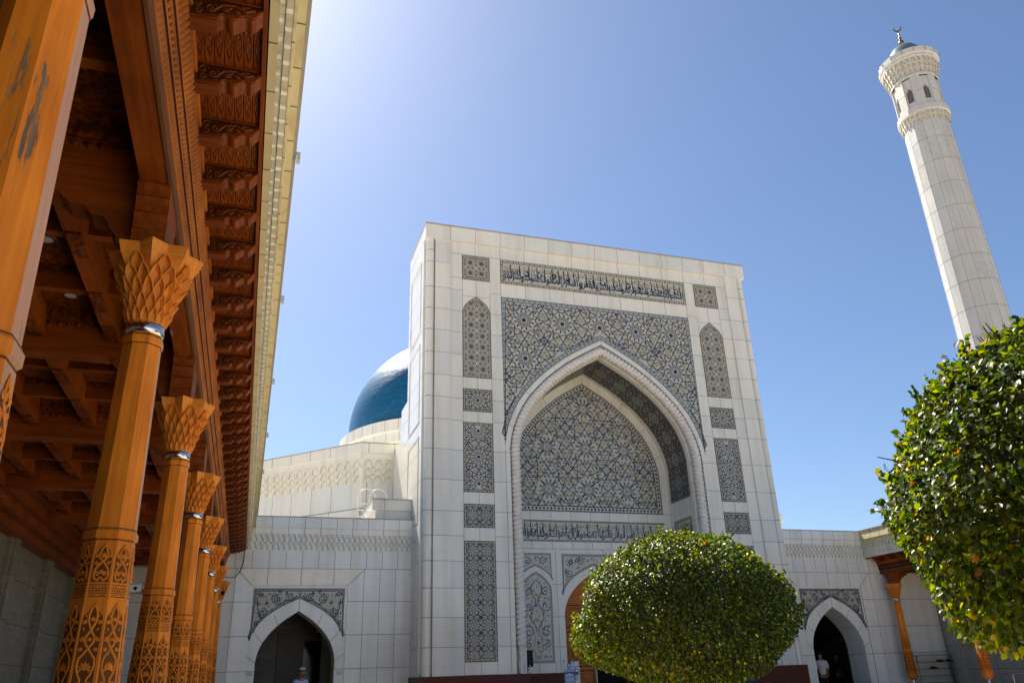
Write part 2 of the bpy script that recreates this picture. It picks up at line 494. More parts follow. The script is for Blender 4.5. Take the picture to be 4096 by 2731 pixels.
def rosette(mb, fr, u, v, R, w, poly, core='blue_tile', petals=12, big=True, dark='navy'):
    if not inside((u, v), poly): return
    ok = lambda x, y: inside((x, y), poly)
    for k in range(petals):
        a = 2 * pi * (k + .5) / petals
        for (rr, h, wd, mt, ww) in ((.88, .16, .10, dark, 0), (.60, .24, .16, dark, .0004), (.60, .14, .085, 'tile_ground', .0012), (.60, .06, .04, 'gold', .0018)):
            x, y = u + R * rr * cos(a), v + R * rr * sin(a)
            if not ok(u + R * cos(a), v + R * sin(a)): continue
            c, s_ = cos(a), sin(a)
            mb.poly(fr, [(x + R * (h * c), y + R * (h * s_)), (x - R * wd * s_, y + R * wd * c), (x - R * h * c, y - R * h * s_), (x + R * wd * s_, y - R * wd * c)], w + ww, mt)
        a2 = 2 * pi * k / petals
        x, y = u + R * .30 * cos(a2), v + R * .30 * sin(a2)
        if ok(u + R * cos(a2), v + R * sin(a2)):
            mb.rib(fr, [(x, y), (u + R * .60 * cos(a2 + pi / petals), v + R * .60 * sin(a2 + pi / petals))], R * .035, w + .0006, dark)
            mb.rib(fr, [(x, y), (u + R * .60 * cos(a2 - pi / petals), v + R * .60 * sin(a2 - pi / petals))], R * .035, w + .0007, dark)
            mb.disc(fr, u + R * .78 * cos(a2), v + R * .78 * sin(a2), R * .05, w, 'gold', 5)
    if ok(u + .3 * R, v) and ok(u - .3 * R, v):
        mb.disc(fr, u, v, R * .24, w + .001, core, petals * 2, 0, R * .19)
def flower(mb, fr, u, v, R, w, poly, c1='gold', c2='teal'):
    if not all(inside((u + R * cos(a), v + R * sin(a)), poly) for a in (0, 1.57, 3.14, 4.71)): return
    for k in range(5):
        a = 2 * pi * k / 5 + .3
        mb.disc(fr, u + R * .62 * cos(a), v + R * .62 * sin(a), R * .3, w, c1, 5, a)
        mb.disc(fr, u + R * .95 * cos(a + .63), v + R * .95 * sin(a + .63), R * .16, w, c2, 4, a)
    mb.disc(fr, u, v, R * .2, w + .0008, 'green_leaf_tile', 6)
def girih(mb, fr, poly, L, ox, oy, lw, w, lean=30, glean=30, big=.27, small=.115, core='blue_tile', fl=.075, dark='navy', c1='gold', c2='teal'):
    """twelve-point star pattern clipped to a polygon"""
    us = [p[0] for p in poly]; vs = [p[1] for p in poly]
    i0, i1 = int(math.floor((min(us) - ox) / L)) - 1, int(math.ceil((max(us) - ox) / L)) + 1
    j0, j1 = int(math.floor((min(vs) - oy) / L)) - 1, int(math.ceil((max(vs) - oy) / L)) + 1
    S = []; n = 0
    for i in range(i0, i1 + 1):
        for j in range(j0, j1 + 1):
            cx, cy = ox + i * L, oy + j * L
            S += star12(cx, cy, L, radians(lean), radians(glean))
            rosette(mb, fr, cx, cy, big * L, w + .002, poly, core, dark=dark)
            rosette(mb, fr, cx + L / 2, cy + L / 2, small * L, w + .002, poly, core, petals=8, dark=dark)
            for k in range(12):
                a = pi / 12 + k * pi / 6
                flower(mb, fr, cx + .405 * L * cos(a), cy + .405 * L * sin(a), fl * L * .8, w + .0015, poly, c1, c2)
            for k in range(4):
                a = k * pi / 2
                flower(mb, fr, cx + L / 2 + .33 * L * cos(a), cy + L / 2 + .33 * L * sin(a), fl * L * .7, w + .0016, poly, c1, 'lilac')
    hs = .098 * L; q = 0
    for jj in range(int((max(vs) - min(vs)) / (hs * .866)) + 1):
        for ii in range(int((max(us) - min(us)) / hs) + 2):
            u, v = min(us) + (ii + (.5 if jj % 2 else 0)) * hs, min(vs) + jj * hs * .866
            fu, fv = (u - ox) / L, (v - oy) / L
            if hypot(fu - round(fu), fv - round(fv)) < big * 1.02 or hypot(fu - .5 - round(fu - .5), fv - .5 - round(fv - .5)) < small: continue
            if not inside((u, v), poly): continue
            q = (q * 7 + ii * 3 + jj * 5) % 11
            mb.disc(fr, u, v, .040 * L, w + .0010, ('pale_teal', 'tile_grey', 'beige', 'lilac')[q % 4], 6, q * .3)
            mb.disc(fr, u, v, .020 * L, w + .0013, (c2, dark, c1)[q % 3], 4, q * .5)
    for (a, b) in clip_segs(S, poly, L * .06):
        mb.rib(fr, [a, b], lw, w + .0030 + .00025 * (n % 9), dark); n += 1
def inset(poly, d):
    P = [Vector(p) for p in poly]; n = len(P); out = []
    area = sum(P[i].x * P[(i + 1) % n].y - P[(i + 1) % n].x * P[i].y for i in range(n))
    sg = 1 if area > 0 else -1
    for i in range(n):
        d1 = (P[i] - P[i - 1]).normalized(); d2 = (P[(i + 1) % n] - P[i]).normalized()
        n1 = Vector((-d1.y, d1.x)) * sg; n2 = Vector((-d2.y, d2.x)) * sg
        t = n1 + n2
        t = n1 if t.length < 1e-6 else t.normalized()
        out.append(tuple(P[i] + t * d * min(2.2, 1 / max(.25, t.dot(n1)))))
    return out
def along(poly, step):
    """points and directions every step along a closed outline"""
    out = []; n = len(poly)
    for i in range(n):
        a, b = Vector(poly[i]), Vector(poly[(i + 1) % n]); l = (b - a).length
        if l < 1e-6: continue
        k = max(1, int(round(l / step)))
        for q in range(k): out.append((a + (b - a) * ((q + .5) / k), (b - a) / l))
    return out
def border(mb, fr, poly, bw, w, ground='beige', motif='navy', motif2='gold', step=.1, line=.022, outer='navy'):
    """framed edge: ground band, repeated lozenges, a dark line outside and inside; returns the inner outline"""
    inn = inset(poly, bw); mid = inset(poly, bw / 2); n = len(poly)
    for i in range(n):
        j = (i + 1) % n
        mb.poly(fr, [poly[i], poly[j], inn[j], inn[i]], w + .001, ground)
    for q, (p, d) in enumerate(along(mid, step)):
        nrm = Vector((-d.y, d.x)); h = bw * .3
        mb.poly(fr, [tuple(p + d * step * .36), tuple(p + nrm * h), tuple(p - d * step * .36), tuple(p - nrm * h)], w + .002, motif if q % 2 else motif2)
        if q % 2 == 0: mb.disc(fr, p.x, p.y, h * .45, w + .0026, motif, 6)
    mb.rib(fr, inset(poly, line * .5), line, w + .0034, outer, closed=True)
    mb.rib(fr, inn, line, w + .0034, outer, closed=True)
    return inn
def star8(mb, fr, poly, s, ox, oy, lw, w, ground, gold=True, dark='navy', core='gold', drop='beige', fillc='pale_teal'):
    """eight-point stars and crosses on a square grid of pitch s"""
    us = [p[0] for p in poly]; vs = [p[1] for p in poly]
    S = []
    i0, i1 = int(math.floor((min(us) - ox) / s)) - 1, int(math.ceil((max(us) - ox) / s)) + 1
    j0, j1 = int(math.floor((min(vs) - oy) / s)) - 1, int(math.ceil((max(vs) - oy) / s)) + 1
    for i in range(i0, i1 + 1):
        for j in range(j0, j1 + 1):
            cx, cy = ox + i * s, oy + j * s
            R, r = s * .5, s * .5 * .765
            st = []
            for k in range(16):
                a = k * pi / 8
                rr = R * (.98 if k % 2 == 0 else .765)
                st.append((cx + rr * cos(a), cy + rr * sin(a)))
            S += [(st[k], st[(k + 1) % 16]) for k in range(16)]
            st2 = [(cx + (x - cx) * .8, cy + (y - cy) * .8) for x, y in st]
            if all(inside(p, poly) for p in st2):
                mb.poly(fr, st2, w + .0012, fillc)
                mb.rib(fr, [(cx + (x - cx) * .74, cy + (y - cy) * .74) for x, y in st], lw * .55, w + .0020, dark, closed=True)
            gx, gy = cx + s / 2, cy + s / 2
            for k in range(4):
                a = pi / 4 + k * pi / 2
                S.append(((gx, gy), (gx + .72 * s * .5 * cos(a), gy + .72 * s * .5 * sin(a))))
            for k in range(8):
                a = k * pi / 4
                x, y = cx + .27 * s * cos(a), cy + .27 * s * sin(a)
                if inside((x + .07 * s * cos(a), y + .07 * s * sin(a)), poly):
                    mb.disc(fr, x, y, .098 * s, w + .0024, dark, 8)
                    mb.disc(fr, x, y, .070 * s, w + .0030, drop, 8)
            if inside((cx, cy), poly):
                mb.disc(fr, cx, cy, .15 * s, w + .0026, 'pale_teal', 8, 0, .1 * s)
                mb.disc(fr, cx, cy, .085 * s, w + .0034, core, 8)
            for k in range(4):
                a = k * pi / 2
                x, y = gx + .12 * s * cos(a), gy + .12 * s * sin(a)
                if inside((x + .1 * s * cos(a), y + .1 * s * sin(a)), poly):
                    mb.disc(fr, x, y, .085 * s, w + .0024, dark, 4, a)
                    mb.disc(fr, x, y, .05 * s, w + .0030, 'gold' if gold else drop, 4, a)
                    mb.disc(fr, gx + .24 * s * cos(a), gy + .24 * s * sin(a), .045 * s, w + .0024, dark, 4, a)
    n = 0
    for (a, b) in clip_segs(S, poly, s * .1):
        mb.rib(fr, [a, b], lw, w + .0042 + .00025 * (n % 9), dark); n += 1
def spiral(u, v, r0, a0, turns, sgn=1, n=26, shrink=.12):
    return [(u + r0 * (1 - (1 - shrink) * t / n) * cos(a0 + sgn * 2 * pi * turns * t / n), v + r0 * (1 - (1 - shrink) * t / n) * sin(a0 + sgn * 2 * pi * turns * t / n)) for t in range(n + 1)]
def arabesque(mb, fr, poly, w, size, seed, cols=('teal', 'teal', 'pale_teal', 'gold', 'lilac')):
    """loose scroll-work: small leaves and dots filling a panel"""
    rnd = random.Random(seed)
    us = [p[0] for p in poly]; vs = [p[1] for p in poly]
    n = int((max(us) - min(us)) * (max(vs) - min(vs)) / (size * size) * 1.5)
    for i in range(n):
        u, v = rnd.uniform(min(us), max(us)), rnd.uniform(min(vs), max(vs))
        if not (inside((u + size * .5, v), poly) and inside((u - size * .5, v), poly) and inside((u, v + size * .5), poly) and inside((u, v - size * .5), poly)): continue
        a = rnd.uniform(0, 6.3); c = rnd.choice(cols)
        ww = w + .0008 + .0002 * (i % 5)
        if rnd.random() < .6:
            mb.rib(fr, [(u + size * .5 * t * cos(a + 1.4 * t), v + size * .5 * t * sin(a + 1.4 * t)) for t in (-1, -.5, 0, .5, 1)], size * .13, ww, c)
        else: mb.disc(fr, u, v, size * .24, ww, c, 5, a)
def text_mesh(body, bold=0.0):
    c = bpy.data.curves.new('lettering', 'FONT')
    c.body = body; c.resolution_u = 3; c.offset = bold
    o = bpy.data.objects.new('lettering', c); COL.objects.link(o)
    dg = bpy.context.evaluated_depsgraph_get(); dg.update()
    me = bpy.data.meshes.new_from_object(o.evaluated_get(dg))
    bpy.data.objects.remove(o); bpy.data.curves.remove(c)
    return me
def put_text(mb, fr, body, u0, u1, v0, v1, w, mat, bold=0.0, keep=False):
    """stretch lettering into a box on the frame"""
    me = text_mesh(body, bold)
    if not me.vertices: return
    xs = [v.co.x for v in me.vertices]; ys = [v.co.y for v in me.vertices]
    sx = (u1 - u0) / max(1e-6, max(xs) - min(xs)); sy = (v1 - v0) / max(1e-6, max(ys) - min(ys))
    if keep: sx = sy = min(sx, sy)
    x0, y0 = min(xs), min(ys)
    mb.add_mesh(me, lambda c: fr.p(u0 + (c.x - x0) * sx, v0 + (c.y - y0) * sy, w), mat)
    bpy.data.meshes.remove(me)
AR = {}
for ch, code, four in [('\u0627', 0xFE8D, 0), ('\u0628', 0xFE8F, 1), ('\u0629', 0xFE93, 0), ('\u062a', 0xFE95, 1), ('\u062c', 0xFE9D, 1), ('\u062d', 0xFEA1, 1),
                       ('\u062e', 0xFEA5, 1), ('\u062f', 0xFEA9, 0), ('\u0630', 0xFEAB, 0), ('\u0631', 0xFEAD, 0), ('\u0632', 0xFEAF, 0), ('\u0633', 0xFEB1, 1),
                       ('\u0634', 0xFEB5, 1), ('\u0635', 0xFEB9, 1), ('\u0636', 0xFEBD, 1), ('\u0637', 0xFEC1, 1), ('\u0638', 0xFEC5, 1), ('\u0639', 0xFEC9, 1),
                       ('\u063a', 0xFECD, 1), ('\u0641', 0xFED1, 1), ('\u0642', 0xFED5, 1), ('\u0643', 0xFED9, 1), ('\u0644', 0xFEDD, 1), ('\u0645', 0xFEE1, 1),
                       ('\u0646', 0xFEE5, 1), ('\u0647', 0xFEE9, 1), ('\u0648', 0xFEED, 0), ('\u0649', 0xFEEF, 0), ('\u064a', 0xFEF1, 1), ('\u0623', 0xFE83, 0),
                       ('\u0624', 0xFE85, 0), ('\u0626', 0xFE89, 1)]:
    AR[ch] = (code, four)
def arabic(word):
    """joined letter forms in visual (left to right) order"""
    out = []; prev = False
    for i, ch in enumerate(word):
        if ch not in AR:
            out.append(ch); prev = False; continue
        code, four = AR[ch]
        nxt = i + 1 < len(word) and word[i + 1] in AR
        if prev and nxt and four: k = 3
        elif prev: k = 1
        elif nxt and four: k = 2
        else: k = 0
        out.append(chr(code + k)); prev = bool(four)
    return ''.join(reversed(out))
def inscription(mb, fr, u0, u1, v0, v1, w, lower, upper, gold, seed):
    """two tiers of joined script with tall uprights, small gold lettering above, scrolls behind"""
    rnd = random.Random(seed); H = v1 - v0
    arabesque(mb, fr, [(u0, v0), (u1, v0), (u1, v1), (u0, v1)], w, .11, seed, ('pale_teal', 'pale_teal', 'pale_teal', 'teal'))
    tot = sum(len(x) for x in lower); u = u1
    for i, word in enumerate(lower):
        wd = (u1 - u0) * len(word) / tot
        put_text(mb, fr, arabic(word), u - wd * 1.05, u + wd * .06, v0 + H * .02, v0 + H * (.58 + .06 * (i % 2)), w + .0024 + .0004 * (i % 2), 'navy', .016)
        up_ = upper[i] if i < len(upper) else ''
        if up_:
            k = min(wd * .7, .12 + .11 * len(up_))
            put_text(mb, fr, arabic(up_), u - wd * .5 - k * .5, u - wd * .5 + k * .5, v0 + H * .38, v0 + H * .72, w + .0032, 'navy', .016)
        for t in ((.14, .6) if len(word) > 4 else (.2,)):
            x = u - wd * t
            mb.poly(fr, [(x - .014, v0 + H * .2), (x + .012, v0 + H * .2), (x + .002, v0 + H * .93), (x - .04, v0 + H * .99)], w + .0038, 'navy')
        for q in range(2):
            x = u - wd * rnd.uniform(.1, .9); y = v0 + H * rnd.uniform(.42, .66)
            mb.rib(fr, [(x, y), (x + .09, y + .04)], .02, w + .0036, 'navy')
        u -= wd
    n = len(gold); u = u1
    for word in gold:
        wd = (u1 - u0) / n
        put_text(mb, fr, arabic(word), u - wd * .96, u - wd * .04, v0 + H * .66, v0 + H * .93, w + .0018, 'gold', .008)
        mb.rect(fr, u - wd * .9, u - wd * .2, v0 + H * .70, v0 + H * .725, w + .0019, 'gold')
        u -= wd
# ---------------------------------------------------------------- ground
g = MB()
g.face([(-4000, -4000, 0), (4000, -4000, 0), (4000, 4000, 0), (-4000, 4000, 0)], 'roof')
def ground_mat():
    m, nt, b = nmat('paving')
    L = nt.links; v = coords(nt)
    br = N(nt, 'ShaderNodeTexBrick', Scale=1.0)
    br.offset = 0.0
    br.inputs['Color1'].default_value = (0.62, 0.535, 0.41, 1); br.inputs['Color2'].default_value = (0.67, 0.575, 0.44, 1)
    br.inputs['Mortar'].default_value = (0.2, 0.19, 0.17, 1); br.inputs['Mortar Size'].default_value = 0.006
    br.inputs['Brick Width'].default_value = 0.8; br.inputs['Row Height'].default_value = 0.8
    L.new(v, br.inputs['Vector']); L.new(br.outputs['Color'], b.inputs['Base Color'])
    b.inputs['Roughness'].default_value = 0.5
ground_mat()
g.names = ['paving']
tag(g.build('ground'), 'pale paved courtyard', kind='structure')
PW, TOP = 6.944, 17.582
ZP = [16.015, 14.954, 14.086, 13.231, 12.36, 11.5, 10.68, 9.863, 8.80, 7.75, 6.705, 5.90, 5.09, 4.25, 3.36, 2.485]
X, Z, YN = (1, 0, 0), (0, 0, 1), (0, -1, 0)
# ---------------------------------------------------------------- portal
portal = thing('entrance_portal', 'tall white marble entrance portal with pointed arch and blue tile panels', 'portal', (0, 0, 0))
FF = Fr((0, 0.06, 0), X, Z, YN)      # recessed field
F0 = Fr((0, 0, 0), X, Z, YN)         # pilasters and fascia
OA = arch(0, 3.825, 8.95, 13.28)     # edge between white band and rope
mb = MB()
B0 = 1.66
arch_wall(mb, FF, -5.98, 5.98, B0, 16.98, OA, 0, 'marble')
for s in (-1, 1):
    a, b = sorted((s * 5.98, s * 6.56))
    mb.box(a, b, 0, .3, B0, 16.98, 'marble', '+y')
    a, b = sorted((s * 6.56, s * 6.62)); mb.box(a, b, .17, .4, B0, 16.98, 'marble')
# fascia over everything, body behind
mb.box(-PW, PW, -.05, 3.1, 16.98, TOP, 'marble')
mb.box(-PW, -6.6, .30, 3.1, B0, 16.98, 'marble', '+z')
mb.box(6.6, PW, .30, 3.1, B0, 16.98, 'marble', '+z')
mb.box(-PW - .02, PW + .02, -.08, 3.13, TOP, TOP + .05, 'marble_dim')
mb.box(-6.6, 6.6, 2.95, 3.1, B0, 16.98, 'marble')
mb.box(-PW, PW, 3.1, 4.33, B0, 11.46, 'marble')
mb.box(-PW + .004, PW - .004, 4.33, 6.0, B0, 10.25, 'marble')
# joints of the front
RS = random.Random(11)
def slab(mb, fr, u0, u1, v0, v1, w=.0012, kinds=('marble_cool', 'marble_warm', None, None)):
    k = RS.choice(kinds)
    if k: mb.rect(fr, min(u0, u1), max(u0, u1), min(v0, v1), max(v0, v1), w, k)
zz_ = [B0] + ZP[::-1] + [16.95]
for s in (-1, 1):
    for a, b in zip(zz_, zz_[1:]):
        slab(mb, F0, s * 5.985, s * 6.555, a, b)
    zr = [1.66] + ZP[1:][::-1] + [15.47, 16.49]
    for a, b in zip(zr, zr[1:]):
        slab(mb, FF, s * 5.52, s * 5.97, a, b)
        if b < 14.9 and a > B0: slab(mb, FF, s * 4.0, s * 4.43, a, b)
for x in range(-6, 6):
    slab(mb, Fr((0, -.05, 0), X, Z, YN), x, x + 1, 16.985, TOP - .01)
for x in range(-4, 4): slab(mb, FF, x, x + 1, 14.875, 15.425); slab(mb, FF, x, x + 1, 16.495, 16.97)
joints(mb, Fr((0, -.05, 0), X, Z, YN), [(x, 16.98, x, TOP) for x in range(-6, 7)])
J = []
for s in (-1, 1):
    for z in ZP: J.append((s * 5.98, z, s * 6.56, z))
joints(mb, F0, J)
J = []
rows = [('sq', 15.433, 16.463), ('pt', 11.498, 14.732), ('s1', 10.226, 11.061), ('s3', 7.367, 9.813), ('s2', 6.182, 6.962), ('tt', 2.043, 5.742)]
gaps = [(14.732, 15.433), (11.061, 11.498), (9.813, 10.226), (6.962, 7.367), (5.742, 6.182), (1.66, 2.043)]
for s in (-1, 1):
    for z in [16.49, 15.47] + ZP[1:]:
        J.append((s * 5.98, z, s * 5.513, z))
        if z < 14.9: J.append((s * 4.437, z, s * 3.99, z))
    J += [(s * 4.437, 1.66, s * 4.437, 14.95), (s * 5.513, 1.66, s * 5.513, 16.49), (s * 3.99, 1.66, s * 3.99, 8.9)]
    for a, b in gaps: J.append((s * 4.97, a, s * 4.97, b)); J += [(s * 4.437, a, s * 5.513, a), (s * 4.437, b, s * 5.513, b)]
    J.append((s * 5.0, 16.46, s * 5.0, 16.98)); J.append((s * 4.437, 15.433, s * 4.437, 16.463)); J.append((s * 4.437, 14.95, s * 4.005, 14.95))
for x in range(-4, 5): J.append((x, 16.46, x, 16.98)); J.append((x, 14.87, x, 15.43))
J += [(-5.98, 16.49, 5.98, 16.49)]
joints(mb, FF, J)
# sides: sunk frames and slabs
for s in (-1, 1):
    fs = Fr((s * PW, 0, 0), (0, 1, 0), Z, (s, 0, 0))
    sgn = 1
    J = []
    for z in ZP + [16.98]: J.append((sgn * .3, z, sgn * 3.1, z))
    for z in ZP[6:]: J.append((sgn * 3.1, z, sgn * 4.33, z))
    joints(mb, fs, J, .004, .010)
    for z0, z1 in ((13.4, 16.3), (9.9, 12.9), (6.4, 9.4), (2.6, 5.9)):
        P = [(sgn * .75, z0), (sgn * 2.65, z0), (sgn * 2.65, z1), (sgn * .75, z1)]
        mb.rib(fs, P, .05, .006, 'joint', closed=True) if False else None
        for (a, b, c, d) in ((.72, .78, z0, z1), (2.62, 2.68, z0, z1), (.78, 2.62, z1 - .06, z1), (.78, 2.62, z0, z0 + .06)):
            u0, u1 = sorted((sgn * a, sgn * b)); mb.fbox(fs, u0, u1, c, d, 0, .02, 'marble')
        mb.rib(fs, P, .01, .0225, 'dirt_shade_line', closed=True)  # shadowed recess edge of the side frames, drawn as a coloured line
# iwan reveals
IA = arch(0, 3.40, 8.95, 12.80)
reveal(mb, FF, OA, B0, 0, -.22, 'marble')
F2 = Fr((0, .28, 0), X, Z, YN)
ring(mb, F2, OA, IA, B0, 0, 'marble')
reveal(mb, F2, IA, B0, 0, -1.95, 'marble')
FB = Fr((0, 2.219, 0), X, Z, YN)
DA = arch(0, 1.25, 3.55, 5.05)
mb.strip(FB, [(a[0], 5.9) for a in IA], IA, 0, 'marble')
arch_wall(mb, FB, -3.41, 3.41, B0, 5.9, DA, 0, 'marble')
reveal(mb, FB, DA, 0.2, 0, -.5, 'marble')
mb.box(-3.41, -1.25, 2.219, 2.6, .2, B0, 'granite', '+y'); mb.box(1.25, 3.41, 2.219, 2.6, .2, B0, 'granite', '+y')
# white frame round the tympanum, standing proud
TA = arch(0, 3.09, 8.75, 12.443)
IB = arch(0, 3.39, 8.9, 12.79)
FBp = Fr((0, 2.16, 0), X, Z, YN)
ring(mb, FBp, IB, TA, 7.24, 0, 'marble_cream'); reveal(mb, FBp, TA, 7.24, 0, -.055, 'marble_cream')
J = []
def radial(A, B, ks):
    return [(A[k][0], A[k][1], B[k][0], B[k][1]) for k in ks]
JK = [2, 5, 8, 12, 16, 19, 22]
joints(mb, FBp, radial(IB, TA, JK))
joints(mb, F2, radial(OA, IA, JK)); 
WA = arch(0, 3.985, 9.05, 13.455)
FW = Fr((0, .045, 0), X, Z, YN)
ring(mb, FW, WA, OA, B0, 0, 'marble'); reveal(mb, FW, WA, B0, 0, -.015, 'marble')
joints(mb, FW, radial(WA, OA, JK))
J = []
for s in (-1, 1):
    for z in ZP[8:]: J.append((s * 3.99, z, s * 3.83, z))
joints(mb, FW, J); 
J = []
for s in (-1, 1):
    for z in ZP[7:]: J.append((s * 3.82, z, s * 3.41, z))
joints(mb, F2, J)
J = [(-3.39, 7.24, 3.39, 7.24), (-3.39, 5.86, 3.39, 5.86)]
for x in (-2.4, -1.6, -.8, 0, .8, 1.6, 2.4): J += [(x, 6.91, x, 7.24), (x, 5.86, x, 6.12)]
for s in (-1, 1):
    J += [(s * 1.50, B0, s * 1.50, 5.86), (s * 1.68, B0, s * 1.68, 2.0), (s * 2.3, B0, s * 2.3, 2.0), (s * 1.25, 5.86, s * 1.4, 5.68)]
    for z in (2.5, 3.5, 4.6): J.append((s * 1.68, z, s * 1.25, z))
joints(mb, FB, J)
# jamb slabs
for s in (-1, 1):
    fj = Fr((s * 3.40, 0, 0), (0, 1, 0), Z, (-s, 0, 0))
    joints(mb, fj, [(.3, z, 2.2, z) for z in ZP[9:]], .004)
mb.build('wall', portal)
# base of red granite
for s in (-1, 1):
    mb = MB(); a, b = sorted((s * 3.40, s * (PW + .03)))
    mb.box(a, b, -.02, 3.1, 0, B0, 'granite')
    mb.build('base', portal)
# corner columns
for s in (-1, 1):
    mb = MB()
    c = (s * 6.735, .14, 0)
    mb.lathe((c[0], c[1], 0), [(.155, B0), (.155, 16.98)], 24, 'marble')
    for z in ZP + [16.5]:
        mb.lathe((c[0], c[1], z), [(.1555, -.009), (.158, 0), (.1555, .009)], 24, 'joint')
    mb.build('corner_column', portal)
# rope moulding with vases
RA = arch(0, 3.61, 8.98, 13.02)
def dense(P, step):
    out = [Vector(P[0])]
    for a, b in zip(P, P[1:]):
        a, b = Vector(a), Vector(b); k = max(1, int((b - a).length / step))
        out += [a + (b - a) * ((i + 1) / k) for i in range(k)]
    return out
def smooth_pts(P, it=2):
    for _ in range(it):
        P = [P[0]] + [(P[i - 1] + P[i] * 2 + P[i + 1]) / 4 for i in range(1, len(P) - 1)] + [P[-1]]
    return P
mb = MB()
for s in (-1, 1):
    half = [Vector((p[0] * s, p[1])) for p in RA[12:]][::-1]
    half = dense([(s * 3.61, 2.5)] + [tuple(p) for p in half], .016)
    half = smooth_pts(half, 3)
    rows = []; S_ = 0; n = 14
    for i, p in enumerate(half):
        d = (half[min(i + 1, len(half) - 1)] - half[max(i - 1, 0)])
        if i: S_ += (p - half[i - 1]).length
        d = d.normalized() if d.length > 1e-9 else Vector((0, 1))
        nx = Vector((-d.y, d.x)); row = []
        for k in range(n):
            a = 2 * pi * k / n
            r = .178 * (.60 + .40 * abs(sin(.5 * (a * s + 2 * pi * S_ / .158))) ** .6)
            q = p + nx * (r * cos(a))
            row.append((q.x, .12 - r * sin(a), q.y))
        rows.append(row)
    mb.grid(rows, 'rope_stone', True, closed_u=True)
    mb.lathe((s * 3.63, .13, 0), [(.10, B0), (.10, 1.75), (.085, 1.78), (.12, 1.86), (.125, 1.93), (.07, 2.1), (.065, 2.16), (.09, 2.18), (.075, 2.22), (.11, 2.26), (.12, 2.30), (.12, 2.33), (.09, 2.34), (.09, 2.52)], 16, 'rope_stone')
mb.build('rope_moulding', portal)
# ---- tile panels on the front
def rpoly(u0, u1, v0, v1): return [(u0, v0), (u1, v0), (u1, v1), (u0, v1)]
for s in (-1, 1):
    uc = s * 4.975; u0, u1 = uc - .538, uc + .538
    mb = MB(); P = rpoly(u0, u1, 15.433, 16.463)
    mb.poly(FF, P, .006, 'tile_dark'); inn = border(mb, FF, P, .1, .006, step=.07)
    star8(mb, FF, inn, .435, uc - .2175, 15.948 - .2175, .022, .007, 'tile_ground', dark='tile_ground', core='blue_tile', drop='gold', fillc='navy')
    mb.build('square_tile_panel', portal)
    mb = MB()
    A = arch(uc, .538, 14.05, 14.732)
    P = [(u0, 11.498), (u1, 11.498)] + A[::-1]
    mb.poly(FF, P, .006, 'tile_dark'); inn = border(mb, FF, P, .1, .006, step=.08)
    star8(mb, FF, inn, .435, uc - .2175, 11.83, .022, .007, 'tile_ground', dark='tile_ground', core='blue_tile', drop='gold', fillc='navy')
    mb.build('pointed_tile_panel', portal)
    mb = MB(); P = rpoly(u0, u1, 10.226, 11.061)
    mb.poly(FF, P, .006, 'tile_ground'); inn = border(mb, FF, P, .085, .006, step=.07)
    girih(mb, FF, inn, .9, uc, 10.643, .026, .007, big=.3, small=.12)
    mb.build('rosette_tile_panel', portal)
    mb = MB(); P = rpoly(u0, u1, 7.367, 9.813)
    mb.poly(FF, P, .006, 'tile_ground'); inn = border(mb, FF, P, .085, .006, step=.08)
    girih(mb, FF, inn, .93, uc, 8.59, .026, .007, big=.29, small=.12)
    mb.build('three_rosette_tile_panel', portal)
    mb = MB(); P = rpoly(u0, u1, 6.182, 6.962)
    mb.poly(FF, P, .006, 'tile_grey'); inn = border(mb, FF, P, .085, .006, step=.07)
    star8(mb, FF, inn, .46, uc - .23, 6.572 + .02, .024, .007, 'tile_grey')
    mb.build('two_star_tile_panel', portal)
    mb = MB(); P = rpoly(u0, u1, 2.043, 5.742)
    mb.poly(FF, P, .006, 'tile_grey'); inn = border(mb, FF, P, .085, .006, step=.08)
    star8(mb, FF, inn, .46, uc - .23, 2.2, .024, .007, 'tile_grey')
    mb.build('tall_star_tile_panel', portal)
# spandrel
SPA = arch(0, 3.995, 9.05, 13.465)
mb = MB()
P = [(-4.0, 9.05), ] + SPA[1:-1] + [(4.0, 9.05), (4.0, 14.856), (-4.0, 14.856)]
mb.strip(FF, [(-4.0, 9.05)] + SPA[1:-1] + [(4.0, 9.05)], [(-4.0, 14.856)] + [(q[0], 14.856) for q in SPA[1:-1]] + [(4.0, 14.856)], .006, 'tile_ground')
inn = border(mb, FF, P[::-1], .165, .007, ground='tile_grey', motif='teal', motif2='beige', step=.11, line=.024)
girih(mb, FF, inn, 1.56, 0, 13.98, .030, .008, lean=30, big=.265, small=.13, fl=.085)
mb.build('spandrel_tile_panel', portal)
# inscription over the arch
mb = MB(); P = rpoly(-4.005, 4.005, 15.434, 16.458)
mb.poly(FF, P, .006, 'tile_ground'); border(mb, FF, P, .11, .006, step=.11, line=.02, ground='beige', motif='navy', motif2='gold')
lower = ['التئبو', 'العبد', 'الحمدو', 'السئحو', 'الركعو', 'السجدو', 'الأمرو', 'بالمعرو', 'والنا', 'هو', 'عن', 'المنكر', 'والحفظو', 'لحدو', 'وبشر', 'المؤ']
upper = ['ن', 'ون', 'ن', 'ن', 'ن', 'ن', 'ن', 'ف', '', 'ن', '', 'و', 'ن', 'د', 'الله', 'منين']
gold = ['الملك لله', 'الحكمة لله', 'القدرة لله', 'العظمة لله', 'الملك لله', 'الحكمة لله', 'القدرة لله', 'الحمد لله', 'الملك لله', 'القدرة لله', 'الحكمة لله']
inscription(mb, FF, -3.87, 3.87, 15.56, 16.33, .008, lower, upper, gold, 3)
mb.build('inscription_panel', portal)
